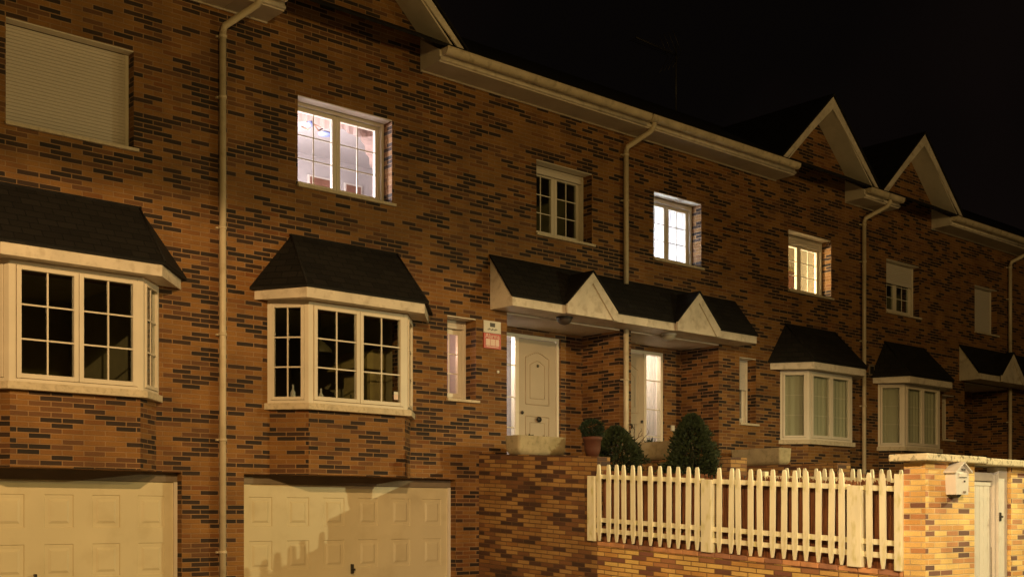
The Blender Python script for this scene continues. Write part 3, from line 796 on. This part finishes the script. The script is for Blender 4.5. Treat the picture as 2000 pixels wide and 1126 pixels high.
# antennas
def antenna(x, y, z0, z1, lab, s=1.0):
    t = thing('tv_antenna', lab, 'antenna', (x, y, z0))
    m = MB(); m.tube([(x, y, z0), (x, y, z1)], .022, 8); build('mast', m, M['antenna'], t)
    m = MB(); e = (x-1.45*s, y-.1, z1-.25)
    m.tube([(x+.05, y, z1-.25), e], .014, 6)
    for k in range(14):
        cx = x-.25*s-(1.15*s)*k/13; m.tube([(cx, y-.13, z1-.25), (cx, y+.13, z1-.25)], .006, 5)
    build('boom', m, M['antenna'], t)
    m = MB()
    for a in (-1, 1):
        for j in range(4): m.tube([(x-.05+.0*j, y-.2+.13*j, z1-.25), (x-.34*s, y-.2+.13*j, z1-.25+a*.42*s)], .008, 5)
    build('reflector', m, M['antenna'], t)
antenna(20.74, 4.0, 10.75, 12.35, 'thin television antenna with a long boom on a tall mast above the gutter')
antenna(33.2, 5.5, 9.9, 12.0, 'distant faint television antenna above the far right roof', .8)

# ------------------------------------------------------------------ interiors seen through the lit and dark windows
def pendant(x, y, z, ztop, mat, lab, r=.16, ball=False):
    t = thing('pendant_lamp', lab, 'lamp', (x, y, z))
    m = MB(); m.tube([(x, y, z+.05), (x, y, ztop)], .008, 6); build('cord', m, M['black'], t)
    m = MB()
    if ball: m.lathe((x, y, z), [(.001, -r), (r*.6, -r*.8), (r, 0), (r*.6, r*.8), (.001, r)], 16)
    else: m.lathe((x, y, z), [(r, -.06), (r*.92, .0), (r*.5, .07), (.03, .11), (.02, .16)], 20)
    build('lamp_shade', m, mat, t); return t
pendant(9.15, .62, 4.02, 4.69, M['lampshade'], 'dim metal pendant lamp hanging inside the dark bay window', .17)
t = thing('ceiling_fan_lamp', 'blue-shaded spot lamp with curled arms on the ceiling of the pink-lit room', 'lamp', (9.55, 1.5, 7.6))
m = MB(); m.tube([(9.6, 1.5, 7.77), (9.6, 1.5, 7.50)], .015, 8)
for a in range(4):
    an = a*math.pi/2+.4; m.tube([(9.6, 1.5, 7.50), (9.6+.12*math.cos(an), 1.5+.12*math.sin(an), 7.44), (9.6+.22*math.cos(an), 1.5+.22*math.sin(an), 7.50)], .012, 6)
build('lamp_arm', m, M['wood'], t)
m = MB(); m.lathe((9.50, 1.45, 7.50), [(.001, -.075), (.05, -.06), (.075, 0), (.05, .06), (.001, .075)], 16); build('lamp_shade', m, M['blue'], t)
m = MB(); m.lathe((9.74, 1.40, 7.36), [(.001, -.015), (.10, -.012), (.115, .008), (.04, .04)], 20); build('lamp_shade', m, M['blue'], t)
def swag(x0, x1, y, z, mat, drop=.12, name='curtain'):
    m = MB(); n = 60
    for k in range(n):
        a, b = k/n, (k+1)/n; A_ = x0+(x1-x0)*a; B_ = x0+(x1-x0)*b
        f = lambda q: z-.06-drop*abs(math.sin(q*math.pi*3))
        w = lambda q: y+.02*math.sin(q*70)
        m.face([(A_, w(a), f(a)), (B_, w(b), f(b)), (B_, w(b), z+.1), (A_, w(a), z+.1)], True)
    return build(name, m, mat)
tag(swag(8.42, 9.95, .50, 7.22, M['valance'], .06), 'scalloped pink curtain valance at the top of the pink-lit window', 'curtain')
m = MB()
for k in range(24):
    a = k/24; b = (k+1)/24; f = lambda q: 9.72-.30*(q**.6); 
    m.face([(9.98, .5, 7.3-.62*a), (9.98, .5, 7.3-.62*b), (9.66+.30*b, .5+.02*math.sin(k), 7.3-.62*b), (9.66+.30*a, .5+.02*math.sin(k-1), 7.3-.62*a)], True)
tag(build('curtain', m, M['valance']), 'gathered pink side curtain at the right of the pink-lit window', 'curtain')
for (xa, xb, za, zb, lab) in ((10.83, 11.22, 7.02, 7.40, 'brown framed panel on the white wall of the pink-lit room, left one'), (11.56, 11.86, 7.02, 7.40, 'brown framed panel on the white wall of the pink-lit room, right one')):
    t = thing('wall_picture', lab, 'picture', ((xa+xb)/2, 3.59, za), 'brown panels in the pink-lit room')
    m = MB(); m.box(xa-.03, xb+.03, 3.58, 3.615, za-.03, zb+.03); build('frame', m, M['signwhite'], t)
    m = MB(); m.box(xa, xb, 3.57, 3.579, za, zb); build('panel', m, M['wood'], t)
# sheer curtain of the white window
m = MB(); n = 90
for k in range(n):
    a, b = 15.45+1.4*k/n, 15.45+1.4*(k+1)/n; w = lambda q: .47+.018*math.sin(q*38)+.008*math.sin(q*91)
    m.face([(a, w(a), 6.0), (b, w(b), 6.0), (b, w(b), 7.35), (a, w(a), 7.35)], True)
tag(build('curtain', m, M['sheer']), 'white sheer curtain glowing behind the cold white upstairs window', 'curtain')
t = thing('wall_mirror', 'framed mirror on the wall of the warm yellow upstairs room', 'mirror', (22.05, 1.9, 6.75))
m = MB(); m.box(21.75, 22.3, 1.86, 1.915, 6.62, 7.12); build('frame', m, M['woodlight'], t)
m = MB(); m.box(21.81, 22.24, 1.85, 1.859, 6.68, 7.06); build('panel', m, M['wood'], t)
m = MB()
for k in range(60):
    a, b = 16.28+.5*k/60, 16.28+.5*(k+1)/60; w_ = lambda q: 1.10+.03*math.sin(q*62)
    m.face([(a, w_(a), 2.55), (b, w_(b), 2.55), (b, w_(b), 4.66), (a, w_(a), 4.66)], True)
tag(build('curtain', m, M['sheer']), 'pleated net curtain glowing in stripes beside the right front door', 'curtain')
# kitchen things behind the bay
def bottle(x, y, z, h, r, mat, lab):
    m = MB(); m.lathe((x, y, z), [(.001, 0), (r, 0), (r, h*.6), (r*.4, h*.75), (r*.4, h), (.001, h)], 12)
    tag(build('bottle', m, mat, pivot=(x, y, z)), lab, 'bottle', 'bottles on the kitchen sill')
sl = MB(); sl.box(8.15, 10.2, .06, .42, 3.12, 3.16); kb = tag(build('kitchen_worktop', sl, M['woodlight'], pivot=(9.1, .2, 3.12)), 'pale worktop just inside the dark bay window', 'worktop')
for i, (x, h, mt_, lab) in enumerate(((8.42, .26, 'signwhite', 'tall pale bottle at the left end of the worktop behind the dark bay window'), (8.62, .17, 'woodlight', 'short yellowish bottle second from the left on the worktop behind the dark bay window'),
                      (8.86, .24, 'signwhite', 'pale slim bottle third from the left on the worktop behind the dark bay window'), (9.38, .20, 'lampshade', 'dull bottle under the pendant lamp behind the dark bay window'))):
    bottle(x, .14+.05*(i % 2), 3.16, h, .035, M[mt_], lab)
t = thing('cooker_hood', 'sloping yellowish cooker hood inside the dark bay window', 'cooker hood', (10.1, 1.2, 3.0))
m = MB(); m.prism([(9.95, .9, 3.85), (10.49, .9, 3.85), (10.49, .9, 4.15), (10.25, .9, 4.15)], (0, .8, 0)); build('hood', m, M['woodlight'], t)
m = MB(); m.box(10.2, 10.49, .9, 1.6, 2.95, 3.8); build('cabinet', m, M['woodlight'], t)

# ------------------------------------------------------------------ garden walls, fence, planters
XF = 11.56; G_ = .055
def ramp(z0, y): return z0+G_*y
t = thing('retaining_wall', 'brick garden wall running down from the house to the street beside the garage drive', 'wall', (11.68, -3.6, 0))
m = MB(); m.skew = G_
ya, yb = 0.0, -2.49
m.hexa([(XF, yb, .05), (XF+.25, yb, .05), (XF+.25, ya-.001, .05), (XF, ya-.001, .05), (XF, yb, ramp(2.60, yb)), (XF+.25, yb, ramp(2.60, yb)), (XF+.25, ya-.001, 2.60), (XF, ya-.001, 2.60)])
build('tall_section', m, M['gardenbrick'], t)
m = MB(); m.skew = G_; ya, yb = -2.49, -7.048; zt = 1.455-.062
m.hexa([(XF, yb, .05), (XF+.25, yb, .05), (XF+.25, ya-.001, .05), (XF, ya-.001, .05), (XF, yb, ramp(zt, yb)), (XF+.25, yb, ramp(zt, yb)), (XF+.25, ya-.001, ramp(zt, ya)), (XF, ya-.001, ramp(zt, ya))])
build('low_section', m, M['lowbrick'], t)
# coping bricks, laid one by one
m = MB(); rnd = random.Random(3); y = -2.495; 
copA = MB(); copB = MB()
while y > -7.0:
    y2 = max(y-.25, -7.045); q = rnd.choice((copA, copA, copB)); e = .006; j = rnd.uniform(-.003, .003)
    q.hexa([(XF-.012+j, y2+e, ramp(zt, y2)+.003), (XF+.262, y2+e, ramp(zt, y2)+.003), (XF+.262, y-e, ramp(zt, y)+.003), (XF-.012+j, y-e, ramp(zt, y)+.003),
            (XF-.012+j, y2+e, ramp(1.452, y2)), (XF+.262, y2+e, ramp(1.452, y2)), (XF+.262, y-e, ramp(1.452, y)), (XF-.012+j, y-e, ramp(1.452, y))])
    y = y2 if y2 > -7.0 else -9
M['copA'] = plain('coping_orange', (.55, .27, .12), .85, .25, 6, .3, 50); M['copB'] = plain('coping_brown', (.34, .16, .09), .85, .25, 6, .3, 50)
build('coping', copA, M['copA'], t, bevel=.006); build('coping', copB, M['copB'], t, bevel=.006)

def pillar(x0, x1, y0, y1, zt, lab, capx0, capx1):
    t = thing('brick_pillar', lab, 'pillar', ((x0+x1)/2, (y0+y1)/2, 0), 'yellow brick gate pillars')
    m = MB(); m.box(x0, x1, y0, y1, .1, zt); build('shaft', m, M['pillarbrick'], t)
    m = MB(); m.box(capx0, capx1, y0-.10, y1+.10, zt+.0, zt+.075); build('cap', m, M['cap'], t, bevel=.012)
    return t
pillar(11.56, 12.61, -7.30, -7.05, 2.235, 'yellow brick pillar with stone cap carrying the white mailbox', 11.42, 12.70)
pillar(13.47, 14.6, -7.30, -7.05, 2.225, 'brick pillar at the right edge of the picture, right of the white gate', 12.706, 14.8)
t = thing('garden_gate', 'white boarded garden gate between the two brick pillars', 'gate', (12.95, -7.2, .12))
m = MB()
for k in range(6): m.box(12.64+.09*k, 12.728+.09*k, -7.205, -7.175, .2, 2.03)
m.box(12.62, 13.19, -7.22, -7.17, 2.055, 2.15); m.box(12.62, 13.19, -7.212, -7.172, 2.0, 2.045)
build('gate_leaf', m, M['gate'], t, bevel=.004)
m = MB(); m.box(13.20, 13.225, -7.235, -7.16, .15, 2.13); m.box(13.245, 13.46, -7.26, -7.12, .12, 2.22); build('gate_post', m, M['gate'], t, bevel=.006)
m = MB(); m.box(13.262, 13.295, -7.275, -7.2605, 1.60, 1.70); m.tube([(13.28, -7.275, 1.65), (13.28, -7.30, 1.65)], .012, 8); build('latch', m, M['black'], t, bevel=.004)

t = thing('mailbox', 'white house-shaped mailbox hanging on the yellow brick pillar', 'mailbox', (12.1, -7.40, 1.86))
m = MB(); a, b, y0, y1 = 11.955, 12.245, -7.425, -7.302
m.hexa([(a+.02, y0, 1.885), (b-.01, y0, 1.885), (b-.01, y1, 1.885), (a+.02, y1, 1.885), (a, y0, 2.13), (b, y0, 2.13), (b, y1, 2.13), (a, y1, 2.13)])
m.prism([(a, y0, 2.13), (b, y0, 2.13), ((a+b)/2, y0, 2.215)], (0, y1-y0, 0))
build('box_body', m, M['gate'], t, bevel=.004)
m = MB()
c = (a+b)/2
m.prism([(a-.035, y0-.03, 2.115), (c, y0-.03, 2.222), (c, y0-.03, 2.238), (a-.035, y0-.03, 2.131)], (0, y1-y0+.03, 0))
m.prism([(b+.035, y0-.03, 2.115), (b+.035, y0-.03, 2.131), (c, y0-.03, 2.238), (c, y0-.03, 2.222)], (0, y1-y0+.03, 0))
build('box_roof', m, M['gate'], t, bevel=.003)
m = MB(); m.box(c-.08, c+.09, y0-.008, y0-.001, 2.075, 2.115); build('letter_flap', m, M['gate'], t, bevel=.002)
m = MB(); m.box(c-.075, c+.085, y0-.0105, y0-.0085, 2.068, 2.073); m.tube([(c+.04, y0-.001, 2.03), (c+.04, y0-.012, 2.03)], .011, 10)
m.box(c-.02, c+.05, y0-.012, y0-.001, 2.145, 2.165); build('slot', m, M['signdark'], t)
m = MB(); m.box(c+.02, c+.07, y0-.008, y0-.001, 1.905, 1.925); build('lock_plate', m, M['lintel'], t)
m = MB(); m.prism([(c-.10, y0+.02, 1.884), (c+.02, y0+.02, 1.884), (c-.04, y0+.02, 1.85)], (0, .08, 0)); build('bracket', m, M['black'], t)

# picket fence -----------------------------------------------------
def picket_mb(x, h0, h1, w=.072, t_=.022):
    m = MB(); zs = [(h0, .35), (h0+.05, .62), (h0+.16, 1), (h1-.17, 1), (h1-.045, .74), (h1-.014, .60), (h1, .36)]
    for k in range(len(zs)-1):
        (za, fa), (zb, fb) = zs[k], zs[k+1]; a = w/2*fa; b = w/2*fb
        m.face([(x, a, za), (x, -a, za), (x, -b, zb), (x, b, zb)]); m.face([(x+t_, -a, za), (x+t_, a, za), (x+t_, b, zb), (x+t_, -b, zb)])
        m.face([(x, -a, za), (x+t_, -a, za), (x+t_, -b, zb), (x, -b, zb)]); m.face([(x+t_, a, za), (x, a, za), (x, b, zb), (x+t_, b, zb)])
    for z, f in (zs[0], zs[-1]): a = w/2*f; m.face([(x, -a, z), (x, a, z), (x+t_, a, z), (x+t_, -a, z)])
    return m
CAMD = 13.8
cw_ = math.atan(2630/2330)
def Qy(px, X):
    f = (px-1000)/2330; cc = math.cos(cw_); ss = math.sin(cw_); dx = cc+ss*f; dy = ss-cc*f
    return X/dx*dy-CAMD
def fence(label, X, posts, pickets, g0, base, top, rails, lab2=None):
    t = thing('picket_fence', label, 'fence', (X, posts[0][0], 0), 'white picket fences')
    me = None
    for i, y in enumerate(pickets):
        if me is None:
            mb = picket_mb(-.03, base+.01, top); o = build('picket', mb, M['fence'], None); me = o.data
            COL.objects.unlink(o); bpy.data.objects.remove(o)
        o = bpy.data.objects.new('picket', me); COL.objects.link(o); o.parent = t
        yy = y + random.uniform(-.003, .003)
        o.location = (0, yy-posts[0][0], g0*yy+random.uniform(-.003, .003)); o.rotation_euler = (random.uniform(-.012, .012), random.uniform(-.01, .01), 0)
        o.scale = (1, random.uniform(.98, 1.02), 1)
    for (a, b, zt_) in posts:
        m = MB(); m.hexa([(X-.045, b, base+g0*b), (X+.05, b, base+g0*b), (X+.05, a, base+g0*a), (X-.045, a, base+g0*a), (X-.045, b, zt_+g0*b), (X+.05, b, zt_+g0*b), (X+.05, a, zt_+g0*a), (X-.045, a, zt_+g0*a)])
        build('post', m, M['fence'], t, bevel=.006)
    for (z0, z1) in rails:
        for k in range(len(posts)-1):
            a = posts[k][1]; b = posts[k+1][0]
            m = MB(); m.hexa([(X-.006, b, z0+g0*b), (X+.032, b, z0+g0*b), (X+.032, a, z0+g0*a), (X-.006, a, z0+g0*a), (X-.006, b, z1+g0*b), (X+.032, b, z1+g0*b), (X+.032, a, z1+g0*a), (X-.006, a, z1+g0*a)])
            build('rail', m, M['fence'], t, bevel=.004)
    return t
FX = 11.56-.0
P1 = [1174.4, 1190, 1206, 1222.4, 1238.4, 1255, 1272.5, 1290, 1308, 1325.6, 1344, 1362.7]
P2 = [1406.4, 1425.5, 1445.6, 1466.5, 1488, 1508.6, 1530.7, 1552.3, 1575, 1598.3, 1621.7, 1646.4]
P3 = [1702.3, 1728.8]
pk = []
for P_ in (P1, P2, P3):
    ya_, yb_ = Qy(P_[0], FX), Qy(P_[-1], FX); pk += [ya_+(yb_-ya_)*i/(len(P_)-1) for i in range(len(P_))]
posts = [(Qy(1151, FX), Qy(1165, FX), 2.335), (Qy(1373, FX), Qy(1393, FX), 2.35), (Qy(1658, FX), Qy(1686, FX), 2.35), (Qy(1750, FX), -7.046, 2.49)]
fence('white picket fence on the brick garden wall beside the drive, brightly lit by the street', FX+.0, posts, pk, G_, 1.455, 2.495,
      [(2.30, 2.36), (1.715, 1.775), (1.575, 1.635)])
X2 = 14.78
yy = [-3.3-.152*k for k in range(16)]
fence('white picket fence farther back, its picket tops showing between those of the bright fence', X2, [(-2.80, -2.9, 2.46), (-5.9, -6.02, 2.46)], yy, .045, 1.36, 2.52, [(2.34, 2.40), (1.7, 1.76)])

def reeds(label, X, ya, yb, z0, z1, g0, seed, n):
    rnd = random.Random(seed); m = MB(); L = ya-yb
    for k in range(n):
        y = ya-L*(k+rnd.random())/n; w = rnd.uniform(.006, .013); xx = X+rnd.uniform(-.012, .012); zt_ = z1+g0*y+rnd.uniform(-.03, .045); zb_ = z0+g0*y-.0
        ln = rnd.uniform(-.015, .015)
        m.face([(xx, y+w, zb_), (xx, y-w, zb_), (xx+rnd.uniform(-.01, .01), y-w*.7+ln, zt_), (xx+rnd.uniform(-.01, .01), y+w*.7+ln, zt_)])
    m.hexa([(X+.014, yb, z0+g0*yb), (X+.02, yb, z0+g0*yb), (X+.02, ya, z0+g0*ya), (X+.014, ya, z0+g0*ya), (X+.014, yb, z1-.06+g0*yb), (X+.02, yb, z1-.06+g0*yb), (X+.02, ya, z1-.06+g0*ya), (X+.014, ya, z1-.06+g0*ya)])
    for zz in (.25, .6): m.tube([(X-.012, ya, z0+zz+g0*ya), (X-.012, yb, z0+zz+g0*yb)], .003, 5)
    o = build('reed_screen', m, M['reed'], pivot=(X, (ya+yb)/2, z0)); return tag(o, label, 'screen', 'reed screens')
reeds('red-brown reed screen fixed behind the bright white picket fence', XF+.10, -2.5, -7.03, 1.452, 2.375, G_, 11, 900)
reeds('red-brown reed screen behind the farther picket fence', X2+.09, -2.7, -6.0, 1.31, 2.42, .045, 12, 500)

# planters ---------------------------------------------------------
def planter(x, y0, y1, z, lab, hw=.17, h=.30, turn=None):
    t = thing('stone_planter', lab, 'planter', (x, (y0+y1)/2, z), 'stone trough planters')
    m = MB(); L = y0-y1; n = 10
    prof = []   # (scale inset, height)
    for k in range(n+1):
        a = k/n*math.pi/2; prof.append((.085*(1-math.sin(a))+.0, .10*(1-math.cos(a))))
    prof.append((-.012, h)); prof2 = [(.035, h), (.05, h-.07)]
    rings = []
    for ins, zz in prof+prof2:
        i = len(m.v); hx = hw-min(ins, .07); a, b = y0-ins, y1+ins
        r = .04; pts = []
        for cx, cy, st in ((x+hx-r, a-r, 0), (x-hx+r, a-r, 90), (x-hx+r, b+r, 180), (x+hx-r, b+r, 270)):
            for q in range(4): an = math.radians(st+q*30); pts.append(Vector((cx+r*math.cos(an), cy+r*math.sin(an), z+zz)))
        m.v += pts; rings.append((i, len(pts)))
    for k in range(len(rings)-1):
        (i, c), (j, _) = rings[k], rings[k+1]
        for q in range(c): q2 = (q+1) % c; m.f.append(([i+q, i+q2, j+q2, j+q], k < n))
    i, c = rings[0]; m.f.append(([i+q for q in reversed(range(c))], False))
    build('trough', m, M['planter'], t)
    s = MB(); s.box(x-hw+.045, x+hw-.045, y1+.05, y0-.05, z+h-.10, z+h-.055); build('soil', s, M['soil'], t)
    if turn: t.location = turn; t.rotation_euler = (0, 0, math.pi/2)
    return t
planter(0, .475, -.475, 2.545, hw=.15, h=.29, turn=(12.02, -.77, 2.545), lab='lit stone trough planter on the garden wall in front of the left front door')
planter(14.70, -.12, -1.22, 2.56, 'dim stone trough planter in front of the right front door, between two shrubs')
planter(17.55, -.20, -1.26, 2.56, 'shadowed stone trough planter under the narrow window right of the porches')
b = MB(); b.box(14.5, 14.9, -2.44, -.001, 1.3, 2.555); tag(build('dividing_wall', b, M['gardenbrick'], pivot=(14.7, -1.2, 1.3)), 'low brick dividing wall under the dim planter between the two porches', 'wall')
b = MB(); b.box(17.35, 17.75, -2.44, -.001, 1.3, 2.555); tag(build('dividing_wall', b, M['gardenbrick'], pivot=(17.55, -1.2, 1.3)), 'low brick wall under the shadowed planter right of the porches', 'wall')

def tuft(x, y, z, r, h, n, seed, lab, mat='leafdark', upright=False):
    rnd = random.Random(seed); m = MB()
    for k in range(n):
        a = rnd.uniform(0, 6.28); e = rnd.uniform(.2, 1.2); L = h*rnd.uniform(.5, 1.1)
        d = Vector((math.cos(a)*math.cos(e), math.sin(a)*math.cos(e), math.sin(e))); p = Vector((x+rnd.uniform(-r, r)*.3, y+rnd.uniform(-r, r)*.3, z))
        s_ = d.cross(Vector((0, 0, 1))).normalized()*.012
        m.face([p-s_*.6, p+s_*.6, p+d*L*.6+s_, p+d*L, p+d*L*.6-s_])
    return tag(build('small_plant', m, M[mat], pivot=(x, y, z)), lab, 'plant', 'small plants in the troughs')
tuft(11.90, -.77, 2.79, .08, .11, 26, 1, 'small spiky plant, left of the two in the lit trough planter')
tuft(12.20, -.77, 2.79, .08, .10, 26, 2, 'small spiky plant, right of the two in the lit trough planter')
tuft(14.70, -.62, 2.80, .12, .18, 50, 3, 'reddish bushy plant in the dim trough planter')
m = MB()
def twig(m, p, d, L, r, rnd, depth):
    p = Vector(p); d = Vector(d).normalized(); q = p+d*L*.5+Vector((rnd.uniform(-.02, .02), rnd.uniform(-.02, .02), 0)); e = p+d*L
    m.tube([p, q, e], [r, r*.8, r*.5], 6)
    if depth:
        for s_ in (-1, 1): twig(m, q if s_ < 0 else e, (d.x+rnd.uniform(-.6, .6), d.y+s_*rnd.uniform(.3, .8), d.z+rnd.uniform(-.1, .2)), L*.55, r*.7, rnd, depth-1)
rnd = random.Random(5); twig(m, (14.70, -.30, 2.78), (0, .1, 1), .26, .010, rnd, 3); twig(m, (14.70, -.28, 2.78), (0, -.7, .55), .26, .008, rnd, 2)
tag(build('bare_twigs', m, M['twig'], pivot=(14.7, -.3, 2.78)), 'bare twisted twigs rising from the dim trough planter in front of the right door', 'plant')

def conifer(x, y, z, r, h, n, seed, lab):
    t = thing('conifer_shrub', lab, 'shrub', (x, y, z), 'conical shrubs on the terrace')
    tr = MB(); tr.tube([(x, y, z-.02), (x+.02, y, z+h*.4), (x, y, z+h*.8)], [.035, .025, .01], 8); build('trunk', tr, M['twig'], t)
    build('crown', shrub_mesh((x, y, z+.0), r, h, n, seed, .045), M['leaf'], t)
conifer(12.98, -1.48, 2.22, .48, .76, 7000, 21, 'smaller low conical shrub between the terracotta pot and the dim planter')
conifer(13.85, -2.22, 2.22, .43, .95, 9000, 22, 'taller dark conical shrub in front of the right-hand porch')
# terracotta pot with ball shrub on the wall end
px_, py_, pz_ = XF+.14, -2.18, 2.485
t = thing('potted_shrub', 'terracotta pot holding a round dark green shrub on the end of the garden wall', 'potted plant', (11.72, -2.24, 2.48))
cx, cy = 11.72, -2.24
m = MB(); m.lathe((cx, cy, 2.476), [(.001, 0), (.085, 0), (.112, .10), (.122, .22), (.134, .225), (.138, .27), (.12, .27), (.115, .24), (.001, .24)], 24); build('pot', m, M['terracotta'], t)
build('foliage', shrub_mesh((cx, cy, 2.70), .150, .28, 2600, 23, .026, 'ball'), M['leafdark'], t)
m = MB(); m.tube([(cx, cy, 2.7), (cx, cy, 2.88)], .012, 8); build('stem', m, M['twig'], t)
# pale dish under the planter
m = MB(); m.lathe((14.3, -1.45, 2.245), [(.001, 0), (.14, 0), (.17, .03), (.155, .03), (.13, .012), (.001, .012)], 20); tag(build('dish', m, M['gate'], pivot=(14.3, -1.45, 2.245)), 'small pale dish on the terrace below the dim planter', 'dish')

# ------------------------------------------------------------------ lights
def lamp(kind, name, loc, color, power, radius=.1, **kw):
    l = bpy.data.lights.new(name, kind); l.color = color; l.energy = power
    if kind in ('POINT', 'SPOT'): l.shadow_soft_size = radius
    o = bpy.data.objects.new(name, l); COL.objects.link(o); o.location = loc
    for k, v in kw.items(): setattr(l, k, v)
    return o
def aim(o, tgt): o.rotation_euler = (Vector(tgt)-o.location).to_track_quat('-Z', 'Y').to_euler()
LA = (1.6, -10.8, 6.55)
a = lamp('SPOT', 'street_light_left', LA, (1.0, .605, .25), 3300, .05, spot_size=math.radians(173), spot_blend=.06); aim(a, (LA[0], LA[1], 0))
LR = (18.9, -10.0, 4.9)
a = lamp('SPOT', 'street_light_right', LR, (1.0, .88, .44), 2800, .035, spot_size=math.radians(164), spot_blend=.8); aim(a, (12.4, -5.4, -10.5))
lamp('POINT', 'facade_fill_left', (3.5, -17.5, 7.6), (1.0, .65, .20), 1950, .3)  # unseen fill light added to brighten the upper walls
lamp('POINT', 'facade_fill_right', (20.0, -17.5, 9.6), (1.0, .65, .25), 900, .3)  # second added fill, for the upper walls further right
a = lamp('SPOT', 'gate_fill_spot', (6.5, -12.9, 4.4), (1.0, .77, .50), 2050, .12, spot_size=math.radians(56), spot_blend=1.0); aim(a, (11.8, -5.6, 1.2))  # spot added to brighten the pillar, gate and fence wall
lamp('POINT', 'room_light_pink', (8.85, 1.7, 6.6), (1.0, .86, .90), 520, .12)
lamp('POINT', 'room_light_white', (15.75, 1.1, 6.45), (.84, .88, 1.0), 340, .12)
lamp('POINT', 'room_light_yellow', (19.75, 1.35, 6.5), (1.0, .75, .46), 340, .12)
lamp('POINT', 'hall_light_left', (12.75, 1.75, 4.6), (1.0, .84, .72), 170, .1)
lamp('POINT', 'hall_light_right', (16.4, 1.8, 4.6), (1.0, .76, .54), 150, .1)
lamp('POINT', 'narrow_room_light', (11.1, .85, 4.2), (1.0, .58, .44), 20, .08)

# ------------------------------------------------------------------ world, camera, render
w = bpy.data.worlds.new('World'); SC.world = w; w.use_nodes = True
nt = w.node_tree; bg = nt.nodes['Background']
tc = N(nt, 'ShaderNodeTexCoord'); nz = N(nt, 'ShaderNodeTexNoise'); nz.inputs['Scale'].default_value = 2.2; nz.inputs['Detail'].default_value = 3
nt.links.new(tc.outputs['Generated'], nz.inputs['Vector'])
c = mixc(nt, maprange(nt, nz.outputs[0], .4, .65, 0, 1), (.0020, .0014, .0012), (.0058, .0034, .0027))
nt.links.new(c, bg.inputs[0]); bg.inputs[1].default_value = 1.0

cam = bpy.data.cameras.new('Camera'); co = bpy.data.objects.new('Camera', cam); COL.objects.link(co); SC.camera = co
co.location = (0, -CAMD, 1.65); co.rotation_euler = (math.pi/2, 0, cw_-math.pi/2)
cam.sensor_width = 36; cam.lens = 2330/2000*36; cam.shift_y = 445/2000; cam.clip_end = 400; cam.clip_start = .05
SC.view_settings.view_transform = 'Standard'; SC.view_settings.look = 'None'; SC.view_settings.exposure = 0
SC.render.engine = 'CYCLES'
SC.cycles.max_bounces = 8; SC.cycles.transparent_max_bounces = 16
SC.cycles.use_denoising = True
